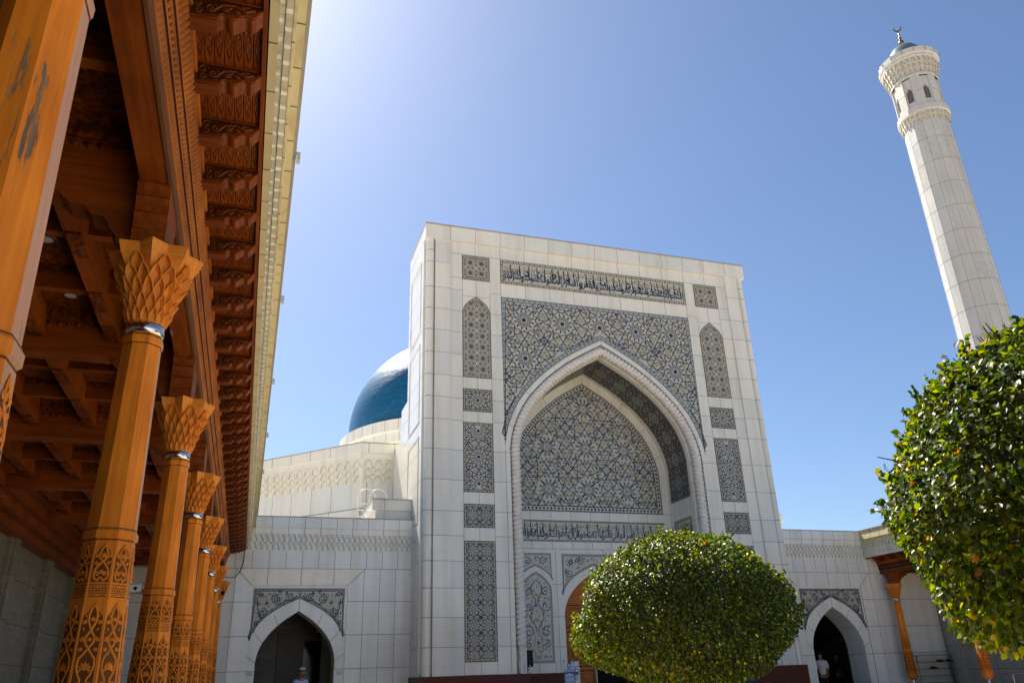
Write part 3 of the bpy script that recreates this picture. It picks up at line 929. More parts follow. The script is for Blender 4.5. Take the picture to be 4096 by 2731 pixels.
# tympanum
mb = MB()
TAi = arch(0, 3.08, 8.75, 12.43)
P = [(-3.08, 7.25)] + TAi + [(3.08, 7.25)]
mb.strip(FB, TAi, [(q[0], 7.25) for q in TAi], .006, 'tile_ground')
inn = border(mb, FB, P[::-1], .2, .007, ground='tile_ground', motif='navy', motif2='teal', step=.15, line=.03)
girih(mb, FB, inn, 1.63, 0.0, 9.72, .026, .008, lean=36, glean=24, big=.235, small=.135, fl=.085, core='lilac')
mb.build('tympanum_tile_panel', portal)
mb = MB(); P = rpoly(-3.12, 3.12, 6.125, 6.905)
mb.poly(FB, P, .006, 'tile_ground')
for v0, v1 in ((6.125, 6.19), (6.84, 6.905)):
    mb.rect(FB, -3.12, 3.12, v0, v1, .008, 'beige')
    for k in range(104): mb.rect(FB, -3.10 + k * .06, -3.07 + k * .06, v0 + .018, v1 - .018, .009, 'navy')
    for v in (v0 + .008, v1 - .008): mb.rib(FB, [(-3.12, v), (3.12, v)], .014, .0095, 'navy')
lower = ['قل', 'يعبادى', 'الذين', 'اسرفوا', 'على', 'انفس', 'لا تقنطوا', 'من', 'ان', 'يغفر', 'الذنو', 'جميعا', 'هو', 'الغفو']
upper = ['', '', '', '', '', 'هم', '', 'رحمة الله', 'الله', '', 'ب', 'انه', '', 'ر الرحيم']
inscription(mb, FB, -3.08, 3.08, 6.20, 6.83, .008, lower, upper, ['بسم الله', 'الرحمن', 'الرحيم', 'بسم الله', 'الرحمن', 'الرحيم', 'بسم الله', 'الرحمن'], 5)
mb.build('lower_inscription_panel', portal)
# intrados pattern, mapped round the arch
mb = MB()
path = dense([(3.395, 7.62)] + IA[::-1][:13], .12)     # right foot to apex (panel frame coords)
path = [Vector((p.x, p.y)) for p in path]
acc = [0.0]
for a, b in zip(path, path[1:]): acc.append(acc[-1] + (b - a).length)
LEN = acc[-1]
class Curl(Fr):
    def __init__(s, sg): s.sg = sg
    def p(s, u, v, w=0.0):
        t = min(max(u, 0), LEN - 1e-6); k = 0
        while acc[k + 1] < t: k += 1
        f = (t - acc[k]) / (acc[k + 1] - acc[k]); q = path[k] + (path[k + 1] - path[k]) * f
        d = (path[k + 1] - path[k]).normalized(); nn = Vector((-d.y, d.x))
        if nn.x > 0 or nn.y > .2: nn = -nn if (nn.x > 0) else nn
        q = q + nn * (w + .004)
        return Vector((s.sg * q.x, v, q.y))
for sg in (-1, 1):
    cf = Curl(sg)
    us = [LEN * i / 60 for i in range(61)]
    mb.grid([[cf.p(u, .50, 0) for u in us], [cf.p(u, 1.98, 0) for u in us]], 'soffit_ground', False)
    inn = rpoly(.06, LEN - .06, .60, 1.88)
    S = []
    for i in range(-1, 9):
        for j in (-1, 0, 1): S += star12(.66 + i * .92, 1.24 + j * .92, .92, radians(34), radians(26))
    n = 0
    for (a, b) in clip_segs(S, inn, .05):
        k = max(1, int(hypot(b[0] - a[0], b[1] - a[1]) / .1))
        mb.rib(cf, [(a[0] + (b[0] - a[0]) * i / k, a[1] + (b[1] - a[1]) * i / k) for i in range(k + 1)], .034, .004 + .0003 * (n % 9), 'navy'); n += 1
    for i in range(9):
        for q in range(12):
            a = q * pi / 6 + pi / 12
            u, v = .66 + i * .92 + .37 * cos(a), 1.24 + .37 * sin(a)
            if inside((u, v), inn): mb.disc(cf, u, v, .05, .003, 'navy', 6); mb.disc(cf, u, v, .03, .0035, 'beige', 6)
        for q in range(8):
            a = q * pi / 4
            u, v = .66 + i * .92 + .14 * cos(a), 1.24 + .14 * sin(a)
            if inside((u, v), inn): mb.disc(cf, u, v, .045, .003, 'teal', 4, a)
        if .66 + i * .92 < LEN - .1: mb.disc(cf, .66 + i * .92, 1.24, .05, .004, 'gold', 8)
    for v0, v1 in ((.50, .60), (1.88, 1.98)):
        for i in range(int(LEN / .12)): mb.disc(cf, .06 + i * .12, (v0 + v1) / 2, .035, .003, 'navy' if i % 2 else 'gold', 4)
    for v in (.505, .6, 1.88, 1.975): mb.rib(cf, [(u, v) for u in us], .022, .0062, 'navy')
    for u in (.012, .1): mb.rib(cf, [(u, .50), (u, 1.98)], .022, .0065, 'navy')
    # lower panel on the jamb
    fj = Fr((sg * 3.392, 0, 0), (0, 1, 0), Z, (-sg, 0, 0))
    mb.rect(fj, .6, 1.9, 6.1, 6.9, .004, 'tile_ground'); border(mb, fj, rpoly(.6, 1.9, 6.1, 6.9), .08, .004, step=.08)
    inscription(mb, fj, .7, 1.8, 6.2, 6.8, .006, ['ربنا', 'اتنا'], ['', ''], ['لله'], 11)
mb.build('soffit_tile_panel', portal)
# niches either side of the door
for s in (-1, 1):
    mb = MB(); c = s * 2.30
    NA = arch(c, .59, 4.40, 5.05); P = [(c - .59, 1.985), (c + .59, 1.985)] + NA[::-1]
    mb.poly(FB, P, .006, 'tile_ground'); inn = border(mb, FB, P, .07, .006, step=.06, line=.014)
    arabesque(mb, FB, inn, .007, .13, 21 + s)
    for q in (-1, 1):
        mb.rib(FB, [(c + q * .02, 4.75), (c + q * .2, 4.55), (c + q * .2, 4.35), (c + q * .05, 4.1), (c + q * .04, 3.95), (c + q * .22, 3.7), (c + q * .25, 3.45), (c + q * .05, 3.15), (c + q * .04, 3.0)], .03, .0105, 'navy')
        for (v, r, a0, sn) in ((4.35, .15, 1.5, 1), (3.85, .17, 0, -1), (3.0, .2, 1, 1), (2.6, .15, 2, -1)):
            mb.rib(FB, spiral(c + q * .33, v, r, a0 if q > 0 else pi - a0, 1.3, sn * q), .028, .0108, 'navy')
        mb.rib(FB, [(c + q * .02, 2.1), (c + q * .2, 2.45), (c + q * .1, 2.75), (c + q * .16, 2.95), (c, 3.05)], .03, .0112, 'gold')
        for v in (3.35, 4.2): mb.disc(FB, c + q * .12, v, .05, .011, 'gold', 5)
    mb.disc(FB, c, 4.25, .06, .0118, 'gold', 6); mb.disc(FB, c, 3.4, .075, .0118, 'gold', 5); mb.disc(FB, c, 2.65, .07, .0118, 'blue_tile', 6, 0, .05)
    mb.build('niche_tile_panel', portal)
    mb = MB()
    SA = arch(c, .62, 4.72, 5.25); lo = [(c - .615, 4.72)] + SA[1:-1] + [(c + .615, 4.72)]
    P = lo + [(c + .615, 5.70), (c - .615, 5.70)]
    mb.strip(FB, lo, [(q[0], 5.70) for q in lo], .006, 'tile_ground'); inn = border(mb, FB, P[::-1], .05, .006, step=.05, line=.012)
    arabesque(mb, FB, inn, .008, .1, 31 + s)
    for q in (-1, 1): mb.rib(FB, spiral(c + q * .3, 5.42, .15, 0 if q > 0 else pi, 1.4, q), .022, .0105, 'navy')
    mb.build('niche_spandrel_panel', portal)
# spandrel over the door
mb = MB()
SA = arch(0, 1.27, 4.2, 5.28); lo = [(-1.265, 4.2)] + SA[1:-1] + [(1.265, 4.2)]
P = lo + [(1.265, 5.68), (-1.265, 5.68)]
mb.strip(FB, lo, [(q[0], 5.68) for q in lo], .006, 'tile_ground'); inn = border(mb, FB, P[::-1], .07, .006, step=.06, line=.016)
arabesque(mb, FB, inn, .008, .13, 41)
for q in (-1, 1):
    mb.rib(FB, spiral(q * .55, 5.42, .17, 0 if q > 0 else pi, 1.7, q), .026, .0105, 'navy'); mb.rib(FB, spiral(q * 1.0, 5.0, .16, 2, 1.7, -q), .026, .0107, 'navy')
    mb.disc(FB, q * .92, 5.38, .12, .0109, 'blue_tile', 12, 0, .08); mb.disc(FB, q * .92, 5.38, .05, .0115, 'gold', 8)
mb.build('door_spandrel_panel', portal)
# door: right leaf stands open
mb = MB()
fd = Fr((0, 2.45, 0), X, Z, YN)
mb.prism(fd, [(-1.25, .2), (-.10, .2), (-.10, 5.03)] + [p for p in DA[:13]][::-1][1:], -.06, 0, 'door_wood')
for (a, b, c, d) in ((-1.18, -.18, .4, 1.7), (-1.18, -.18, 1.85, 3.0), (-1.18, -.18, 3.15, 3.9)):
    mb.rib(fd, rpoly(a, b, c, d), .03, .002, 'dark_carve', closed=True, ridge=.012)
    mb.rib(fd, rpoly(a + .08, b - .08, c + .08, d - .08), .012, .002, 'dark_carve', closed=True)
    um, vm = (a + b) / 2, (c + d) / 2
    for q in (-1, 1):
        mb.rib(fd, spiral(um + q * .2, vm, .2, 0, 1.5, q), .022, .002, 'door_wood', ridge=.012)
        mb.rib(fd, [(um, d - .12), (um + q * .28, vm + .25), (um + q * .34, vm), (um + q * .28, vm - .25), (um, c + .12)], .02, .002, 'dark_carve')
mb.box(-.10, -.06, 2.42, 2.5, .2, 5.0, 'white_plastic')
mb.prism(Fr((1.2, 2.55, 0), (0, 1, 0), Z, (-1, 0, 0)), rpoly(0, 1.1, .2, 4.0), -.05, 0, 'door_wood')
mb.build('door', portal)
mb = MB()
mb.box(-3.3, 3.3, 2.72, 2.76, .2, 7, 'black')  # black sheet put in for the darkness behind the open door
mb.build('vestibule_shade_sheet', portal)
# step platform in front of everything
mb = MB()
mb.box(-17.2, -12.0, -36, 1.68, 0.001, .25, 'gallery_shade_stone'); mb.box(12.0, 16, -36, 1.68, 0.001, .25, 'marble_dim')
mb.box(-17.2, 16, 1.68, 8, 0.001, .25, 'gallery_shade_stone')
tag(mb.build('pavement'), 'raised marble walkway round the court', kind='structure')

# ---------------------------------------------------------------- wings with arched passages
def niche_rows(mb, fr, u0, u1, bands, pitch, mat, line=None, lw=.014, under=None):
    """rows of little pointed niches; bands: list of (v0, v1, w_back, w_front)"""
    n = max(1, int(round((u1 - u0) / pitch))); p = (u1 - u0) / n
    for bi, (v0, v1, wb, wf) in enumerate(bands):
        h = v1 - v0; off = 0
        mb.rect(fr, u0, u1, v0, v1, wb, mat)
        if line: mb.rib(fr, [(u0, v1 - .004), (u1, v1 - .004)], lw * .7, wf + .003, line)
        for i in range(n):
            c = u0 + (i + .5) * p; hw = p * .38
            A = [(c - hw, v0 + h * .48), (c - hw * .82, v0 + h * .68), (c - hw * .4, v0 + h * .81), (c, v0 + h * .9), (c + hw * .4, v0 + h * .81), (c + hw * .82, v0 + h * .68), (c + hw, v0 + h * .48)]
            lo = v0 + h * (.06 if bi % 2 == 0 else .1)
            mb.strip(fr, A, [(a[0], v1) for a in A], wf, mat)
            mb.rect(fr, c - p / 2, c - hw, lo, v1, wf, mat); mb.rect(fr, c + hw, c + p / 2, lo, v1, wf, mat)
            Pp = [(c - hw, lo)] + A + [(c + hw, lo)]
            mb.strip(fr, Pp, Pp, wf, under or mat, wb)
            if line:
                mb.rib(fr, Pp, lw, wf + .0025, line)
                mb.rib(fr, [(c + hw, lo + lw * .3), (c + p - hw, lo + lw * .3)], lw * .8, wf + .0028, line)
            mb.strip(fr, [(c + hw, lo), (c + p / 2, lo)], [(c + hw, lo), (c + p / 2, lo)], wf, mat, wb)
            mb.strip(fr, [(c - p / 2, lo), (c - hw, lo)], [(c - p / 2, lo), (c - hw, lo)], wf, mat, wb)
WZ = dict(pt=6.64, p0=6.30, b0=6.10, bm=5.85, bb=5.60)
YW = 1.68
def wing(name, label, x0, x1, c, seed, far):
    t = thing(name, label, 'wing', (c, YW, 0))
    fr = Fr((0, YW, 0), X, Z, YN)
    mb = MB()
    OH = 2.02; IH = 1.51; half = 1.20; zs, za = 2.22, 3.725
    A = arch(c, half, zs, za)
    # plain wall round the frame
    zt = 5.02; zi = 4.51
    mb.rect(fr, x0, x1, zt, WZ['bb'], 0, 'marble_white')
    for a, b in ((x0, c - OH), (c + OH, x1)):
        if b > a: mb.rect(fr, a, b, .25, zt, 0, 'marble_white')
    # splayed frame, inner face set back 4 cm
    D = -.04
    mb.face([fr.p(c - OH, .25, 0), fr.p(c - IH, .25, D), fr.p(c - IH, zi, D), fr.p(c - OH, zt, 0)], 'marble_white')
    mb.face([fr.p(c + OH, .25, 0), fr.p(c + IH, .25, D), fr.p(c + IH, zi, D), fr.p(c + OH, zt, 0)], 'marble_white')
    mb.face([fr.p(c - OH, zt, 0), fr.p(c + OH, zt, 0), fr.p(c + IH, zi, D), fr.p(c - IH, zi, D)], 'marble_white')
    mb.face([fr.p(c - IH, .25, D), fr.p(c - IH, zi, D), fr.p(c - IH, zi, D - .03), fr.p(c - IH, .25, D - .03)], 'marble_white')
    fi = Fr((0, YW + .07, 0), X, Z, YN)
    arch_wall(mb, fi, c - IH, c + IH, .25, zi + .01, A, 0, 'marble_white')
    V = arch(c, half + .27, 2.42, 4.08)
    fv = Fr((0, YW + .062, 0), X, Z, YN)
    mb.strip(fv, V, A, 0, 'marble_white')
    joints(mb, fv, radial(V, A, [0, 4, 8, 12, 16, 20, 24]))
    reveal(mb, fi, A, .25, 0, -1.0, 'marble_white')
    # passage room behind
    ry = 7.2
    xa, xb = c - 3.0, c + 3.0
    fk = Fr((0, YW + 1.12, 0), X, Z, YN)
    arch_wall(mb, fk, xa, xb, .25, 5.0, A, 0, 'passage_shade_stone')
    mb.rect(Fr((0, ry, 0), X, Z, YN), xa, xb, .25, 5.0, 0, 'passage_shade_stone')
    mb.rect(Fr((xa, 0, 0), (0, 1, 0), Z), YW + 1.12, ry, .25, 5.0, 0, 'passage_shade_stone'); mb.rect(Fr((xb, 0, 0), (0, 1, 0), Z), YW + 1.12, ry, .25, 5.0, 0, 'passage_shade_stone')
    mb.face([(xa, YW + 1.12, 5), (xb, YW + 1.12, 5), (xb, ry, 5), (xa, ry, 5)], 'passage_shade_stone')
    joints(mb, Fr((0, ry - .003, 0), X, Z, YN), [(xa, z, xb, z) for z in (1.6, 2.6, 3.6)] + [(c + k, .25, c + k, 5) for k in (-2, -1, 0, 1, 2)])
    # parapet: corbelled bands of niches, ledge, coping
    niche_rows(mb, fr, x0, x1, [(WZ['bb'], WZ['bm'], .0, .04), (WZ['bm'], WZ['b0'], .03, .085)], .173, 'marble_white', 'dirt_shade_line', .015)
    mb.fbox(fr, x0, x1, WZ['b0'], WZ['p0'], -.2, .085, 'marble_white'); mb.fbox(fr, x0, x1, WZ['p0'], WZ['pt'], -.2, .14, 'marble_white')
    mb.fbox(fr, x0, x1, WZ['pt'], WZ['pt'] + .03, -.25, .16, 'marble_dim')
    # slabs
    WK = ('marble_white_cool', 'marble_white_cool', None, None)
    k = math.ceil((x0 - c) / .52)
    while c + (k + 1) * .52 < x1:
        u = c + k * .52
        slab(mb, fr, u, u + .52, zt, WZ['bb'] - .005, .0012, WK); slab(mb, Fr((0, YW - .14, 0), X, Z, YN), u, u + .52, WZ['p0'], WZ['pt'] - .004, .0012, WK); k += 1
    for a_, b_ in ((.25, 1.98), (1.98, 2.98), (2.98, 4.0), (4.0, zt)):
        for u in (c + OH, c + OH + .52, c + OH + 1.04, c - OH - .5, c - OH - 1.0):
            if x0 < u and u + .5 < x1: slab(mb, fr, u, u + .5, a_, b_, .0012, WK)
    J = [(x0, zt, x1, zt)]
    k = math.ceil((x0 - c) / .52)
    while c + k * .52 < x1:
        J.append((c + k * .52, zt, c + k * .52, WZ['bb'])); k += 1
    for z in (4.0, 2.98, 1.98):
        if c - OH > x0: J.append((x0, z, c - OH, z))
        if x1 > c + OH: J.append((c + OH, z, x1, z))
    for x in (c + OH + .52, c + OH + 1.04, c - OH - .5, c - OH - 1.0):
        if x0 + .2 < x < x1 - .2: J.append((x, .25, x, zt))
    J += [(c - OH, .25, c - OH, zt), (c + OH, .25, c + OH, zt)]
    joints(mb, fr, J, .003)
    joints(mb, Fr((0, YW - .085, 0), X, Z, YN), [(c + k * .52, WZ['b0'], c + k * .52, WZ['p0']) for k in range(-8, 9) if x0 < c + k * .52 < x1])
    joints(mb, Fr((0, YW - .14, 0), X, Z, YN), [(c + k * .52, WZ['p0'], c + k * .52, WZ['pt']) for k in range(-8, 9) if x0 < c + k * .52 < x1])
    for k in (-2, 0, 2):
        mb.face([fr.p(c + k * .52 - .007, zt, .003), fr.p(c + k * .52 + .007, zt, .003), fr.p(c + k * .52 + .007, zi, D + .004), fr.p(c + k * .52 - .007, zi, D + .004)], 'joint')
    for s in (-1, 1):
        mb.face([fr.p(c + s * OH, zt, .004), fr.p(c + s * OH, zt - .02, .004), fr.p(c + s * IH, zi - .02, D + .004), fr.p(c + s * IH, zi, D + .004)], 'joint')
        for z in (4.0, 2.98, 1.98):
            mb.face([fr.p(c + s * OH, z - .007, .004), fr.p(c + s * OH, z + .007, .004), fr.p(c + s * IH, z + .007, D + .004), fr.p(c + s * IH, z - .007, D + .004)], 'joint')
        for z in (1.98,): joints(mb, fi, [(c + s * half, z, c + s * IH, z)])
        joints(mb, Fr((c + s * half, 0, 0), (0, 1, 0), Z, (-s, 0, 0)), [(YW + .12, z, YW + 1.1, z) for z in (1.98, 1.0)], .004)
    # roof behind
    mb.box(x0, x1, YW + .2, 7.5, 6.05, 6.12, 'roof')
    mb.rect(fr, x0, x1, WZ['b0'], WZ['pt'], -.2, 'marble_white')
    mb.build('wall', t)
    mb = MB()
    fp = Fr((0, YW + .066, 0), X, Z, YN)
    SA = arch(c, 1.42, 2.84, 4.10); lo = [(c - 1.42, 2.84)] + SA[1:-1] + [(c + 1.42, 2.84)]
    P = lo + [(c + 1.42, 4.41), (c - 1.42, 4.41)]
    mb.strip(fp, lo, [(q[0], 4.41) for q in lo], .006, 'tile_ground')
    inn = border(mb, fp, P[::-1], .085, .007, ground='tile_grey', motif='navy', motif2='navy', step=.055, line=.016)
    arabesque(mb, fp, inn, .008, .10, seed, ('teal', 'tile_grey', 'tile_dark', 'navy', 'tile_dark'))
    for s in (-1, 1):
        for (u, v, r, a0, tn, sn) in ((.72, 4.08, .16, 2.2, 2.0, -1), (1.13, 3.66, .16, 1.6, 2.0, 1), (.30, 4.14, .125, 0, 1.8, 1), (1.24, 4.22, .08, 0, 1.4, 1), (.42, 4.28, .05, 0, 1.2, -1), (1.28, 3.36, .075, 2, 1.3, -1), (1.28, 3.95, .07, 0, 1.2, 1), (.62, 4.30, .06, 0, 1.2, 1)):
            mb.rib(fp, spiral(c + s * u, v, r, a0 if s > 0 else pi - a0, tn, sn * s), .027, .0105 + u * .0004, 'navy')
        mb.rib(fp, [(c + s * .1, 4.2), (c + s * .22, 4.02), (c + s * .42, 4.05), (c + s * .55, 3.95), (c + s * .72, 3.9)], .027, .0112, 'navy')
        mb.rib(fp, [(c + s * 1.3, 4.1), (c + s * 1.27, 3.8), (c + s * 1.12, 3.48), (c + s * 1.3, 3.2), (c + s * 1.33, 3.08)], .027, .0114, 'navy')
        x, y = c + s * 1.0, 3.97
        for q in range(16):
            a = q * pi / 8
            mb.disc(fp, x + .125 * cos(a), y + .125 * sin(a), .04, .0118 + .0002 * (q % 2), 'beige', 4, a)
        mb.disc(fp, x, y, .115, .0122, 'beige', 32, 0, .06); mb.disc(fp, x, y, .07, .0125, 'gold', 24, 0, .045); mb.disc(fp, x, y, .05, .0128, 'teal', 12); mb.disc(fp, x, y, .02, .0132, 'navy', 8)
        mb.disc(fp, c + s * .84, 3.74, .055, .0118, 'navy', 8, 0, .04); mb.disc(fp, c + s * .84, 3.74, .03, .0124, 'gold', 6)
        mb.disc(fp, c + s * 1.15, 4.22, .05, .0118, 'teal', 5)
    mb.disc(fp, c, 4.25, .06, .0118, 'navy', 8, 0, .04); mb.disc(fp, c, 4.25, .032, .0124, 'gold', 6)
    mb.build('spandrel_tile_panel', t)
    return t
lw = wing('passage_wing', 'white marble wing with dark pointed archway left of the tall portal', -17.05, -6.94, -10.53, 51, False)
rw = wing('passage_wing', 'white marble wing with dark pointed archway right of the tall portal', 6.94, 16.0, 9.88, 52, True)
# door inside the left passage
mb = MB()
fd = Fr((0, 7.12, 0), X, Z, YN)
mb.fbox(fd, -10.9, -8.4, .25, 3.35, 0, .12, 'red_brown_wood'); mb.fbox(fd, -9.95, -9.05, .45, 3.05, .12, .14, 'glass_green')
mb.build('door', lw)
# small stair-head block and dormer on the left wing roof
hb = thing('roof_block', 'small white marble block with overhanging cornice on the left wing roof', 'roof block', (-7.6, 1.9, 6.12))
mb = MB()
mb.box(-8.20, -6.95, 1.82, 5.0, 6.12, 7.0, 'marble'); mb.box(-8.32, -6.95, 1.74, 5.0, 7.0, 7.36, 'marble'); mb.box(-8.35, -6.95, 1.71, 5.0, 7.36, 7.40, 'marble_dim')
joints(mb, Fr((0, 1.74, 0), X, Z, YN), [(-7.9, 7.0, -7.9, 7.36)]); joints(mb, Fr((0, 1.82, 0), X, Z, YN), [(-7.9, 6.6, -7.9, 7.0)])
mb.build('wall', hb)
mb = MB()
mb.lathe((-7.45, 3.6, 7.4), [(.5, 0), (0.001, .45)], 4, 'marble', False, pi / 4)
mb.build('roof', hb)
# ladder with hooped handrails
ld = MB()
for dx in (0, .42):
    pts = [(-8.62 + dx, 3.4, 6.12), (-8.62 + dx, 3.4, 7.75)] + [(-8.62 + dx + .32 * (1 - cos(a)), 3.4 + .1 * sin(a), 7.75 + .36 * sin(a)) for a in [i * pi / 8 for i in range(1, 9)]] + [(-7.98 + dx, 3.4, 7.45)]
    ld.tube(pts, .02, 8, 'white_paint')
for k in range(6): ld.tube([(-8.62, 3.4, 6.35 + k * .24), (-8.2, 3.4, 6.35 + k * .24)], .02, 6, 'white_paint')
tag(ld.build('ladder', loc=(-8.4, 3.4, 6.12)), 'white steel ladder with hooped handrails on the left wing roof', 'ladder')

# ---------------------------------------------------------------- domed hall
hall = thing('domed_hall', 'white octagonal prayer hall with blue dome behind the portal', 'hall', (0, 25.8, 0))
mb = MB()
A_, s_ = 19.8, 8.19
cx, cy = 0, 25.8
oct_ = [(-s_, cy - A_), (s_, cy - A_), (A_, cy - s_), (A_, cy + s_), (s_, cy + A_), (-s_, cy + A_), (-A_, cy + s_), (-A_, cy - s_)]
for i in range(8):
    a, b = Vector(oct_[i]), Vector(oct_[(i + 1) % 8]); L_ = (b - a).length; d = (b - a) / L_
    fr = Fr((a.x, a.y, 0), (d.x, d.y, 0), Z)
    vis = i in (0, 7)
    mb.rect(fr, 0, L_, .25, 8.94, 0, 'marble_cream')
    if vis:
        niche_rows(mb, fr, 0, L_, [(8.94, 9.22, .0, .05), (9.22, 9.50, .05, .10), (9.50, 9.86, .10, .15)], .42, 'marble_cream', 'yellow_stain', .022)
        for k in range(int(L_ / 1.05)): slab(mb, fr, k * 1.05 + .2, k * 1.05 + 1.25, 7.9, 8.93, .002, ('marble', 'marble_warm', None))
        joints(mb, fr, [(k * 1.05 + .2, 7.9, k * 1.05 + .2, 8.94) for k in range(int(L_ / 1.05))] + [(0, 7.9, L_, 7.9)], .004, .016)
        joints(mb, fr, [(k * 1.05 + .2, 6, k * 1.05 + .2, 7.9) for k in range(int(L_ / 1.05))], .104, .016)
    else: mb.rect(fr, 0, L_, 8.94, 9.86, .1, 'marble_cream')
    mb.fbox(fr, -.06, L_ + .06, 9.86, 10.10, -.1, .17, 'marble_cream'); mb.fbox(fr, -.09, L_ + .09, 10.10, 10.50, -.1, .22, 'marble_cream')
    mb.fbox(fr, -.1, L_ + .1, 10.50, 10.54, -.15, .25, 'marble_dim')
    if vis:
        joints(mb, fr, [(k * 1.05 + .2, 10.10, k * 1.05 + .2, 10.5) for k in range(int(L_ / 1.05))], .225, .016)
        mb.fbox(fr, 0, L_, .25, 7.84, 0, .10, 'marble_cream')
mb.face([(x, y, 10.2) for x, y in oct_], 'roof')
for x, y in oct_[:1] + oct_[-1:]: mb.lathe((x, y, 0), [(.10, 8.94), (.13, 9.4), (.16, 9.86)], 12, 'marble_cream')
mb.build('wall', hall)
mb = MB()
mb.lathe((cx, cy, 0), [(6.85, 10.2), (6.85, 14.3), (6.95, 14.35), (6.95, 14.8), (7.1, 14.85), (7.1, 15.45), (7.25, 15.5), (7.25, 16.2), (7.1, 16.25), (6.6, 16.3)], 96, 'marble_cream', False)
for k in range(48):
    a = k * 2 * pi / 48
    d = Vector((cos(a), sin(a), 0)); tv = Vector((-sin(a), cos(a), 0))
    for (r, z0, z1) in ((7.253, 15.5, 16.2), (7.103, 14.85, 15.45)):
        fr = Fr(tuple(Vector((cx, cy, 0)) + d * r), tuple(tv), Z, tuple(d)); mb.rib(fr, [(0, z0), (0, z1)], .02, .004, 'joint')
    if k % 2 == 0:
        fr = Fr(tuple(Vector((cx, cy, 0)) + d * 6.86), tuple(tv), Z, tuple(d))
        P = rpoly(-.32, .32, 11.3, 14.2); mb.poly(fr, P, .02, 'tile_ground'); inn = border(mb, fr, P, .06, .021, step=.1); arabesque(mb, fr, inn, .024, .2, 60 + k)
        for v in (11.9, 12.7, 13.5): mb.rib(fr, spiral(0, v, .2, 0, 1.6), .04, .027, 'navy')
mb.build('drum', hall)
def dome_mat():
    m, nt, b = nmat('dome_tile'); L = nt.links; v = coords(nt)
    br = N(nt, 'ShaderNodeTexBrick', Scale=1.0)
    br.inputs['Brick Width'].default_value = .42; br.inputs['Row Height'].default_value = .19; br.inputs['Mortar Size'].default_value = .022
    br.inputs['Color1'].default_value = (.003, .085, .19, 1); br.inputs['Color2'].default_value = (.005, .115, .24, 1); br.inputs['Mortar'].default_value = (.003, .058, .12, 1)
    sx = N(nt, 'ShaderNodeSeparateXYZ'); L.new(v, sx.inputs[0])
    at = N(nt, 'ShaderNodeMath', operation='ARCTAN2'); L.new(sx.outputs['Y'], at.inputs[0]); L.new(sx.outputs['X'], at.inputs[1])
    mu = N(nt, 'ShaderNodeMath', operation='MULTIPLY'); mu.inputs[1].default_value = 6.7; L.new(at.outputs[0], mu.inputs[0])
    cm = N(nt, 'ShaderNodeCombineXYZ'); L.new(mu.outputs[0], cm.inputs['X']); L.new(sx.outputs['Z'], cm.inputs['Y'])
    L.new(cm.outputs[0], br.inputs['Vector']); L.new(br.outputs['Color'], b.inputs['Base Color'])
    b.inputs['Roughness'].default_value = .36; b.inputs['Specular IOR Level'].default_value = .45
    no = N(nt, 'ShaderNodeTexNoise', Scale=2.4, Detail=3.0); L.new(cm.outputs[0], no.inputs['Vector'])
    wv = N(nt, 'ShaderNodeTexNoise', Scale=.9, Detail=2.0)
    mp = N(nt, 'ShaderNodeMapping'); mp.inputs['Scale'].default_value = (.6, 5, 1); L.new(cm.outputs[0], mp.inputs['Vector']); L.new(mp.outputs[0], wv.inputs['Vector'])
    ad = N(nt, 'ShaderNodeMath', operation='ADD'); L.new(no.outputs['Fac'], ad.inputs[0]); L.new(wv.outputs['Fac'], ad.inputs[1])
    bp = N(nt, 'ShaderNodeBump', Strength=.35, Distance=.05); L.new(ad.outputs[0], bp.inputs['Height']); L.new(bp.outputs[0], b.inputs['Normal'])
dome_mat()
mb = MB()
prof = [(6.66, 16.2)] + [(6.72 * cos(t), 16.85 + 6.72 * sin(t)) for t in [i * pi / 2 / 28 for i in range(28)]] + [(.01, 23.58)]
mb.lathe((cx, cy, 0), prof, 96, 'dome_tile', True)
mb.tube([(cx, cy, 23.5), (cx, cy, 25.2)], .06, 8, 'brass')
mb.build('dome', hall)

# ---------------------------------------------------------------- minaret
MX, MY = 30.92, 8.72
mn = thing('minaret', 'slender white marble minaret with small blue dome and crescent on top', 'minaret', (MX, MY, 0))
mb = MB()
NS = 16
def ngon(r, z, n=NS, a0=pi / NS): return [(MX + r * cos(a0 + 2 * pi * k / n), MY + r * sin(a0 + 2 * pi * k / n), z) for k in range(n)]
RB = lambda z: 1.72 + (1.46 - 1.72) * (z / 36.4)
zs_ = [0.0] + [1.6 + k * 1.85 for k in range(19)] + [36.4]
mb.grid([ngon(RB(z) / cos(pi / NS), z) for z in zs_], 'minaret_stone', False, closed_u=True)
for i in range(len(mb.m)): mb.m[i] = mb.mi(RS.choice(('minaret_stone', 'minaret_stone', 'minaret_stone_cool', 'minaret_stone_warm')))
for z in zs_[1:-1]:
    mb.grid([ngon((RB(z) + .004) / cos(pi / NS), z - .012), ngon((RB(z) + .004) / cos(pi / NS), z + .012)], 'joint', False, closed_u=True)
for k in range(NS):
    a = pi / NS + 2 * pi * k / NS
    mb.tube([(MX + RB(0) / cos(pi / NS) * cos(a), MY + RB(0) / cos(pi / NS) * sin(a), 0), (MX + RB(36.4) / cos(pi / NS) * cos(a), MY + RB(36.4) / cos(pi / NS) * sin(a), 36.4)], .008, 3, 'joint', False)
mb.build('shaft', mn)
def face_fr(r, k, z=0):
    a = 2 * pi * (k + 1) / NS
    d = Vector((cos(a), sin(a), 0)); t_ = Vector((-sin(a), cos(a), 0))
    return Fr(tuple(Vector((MX, MY, z)) + d * r), tuple(t_), Z, tuple(d)), r * math.tan(pi / NS)
mb = MB()
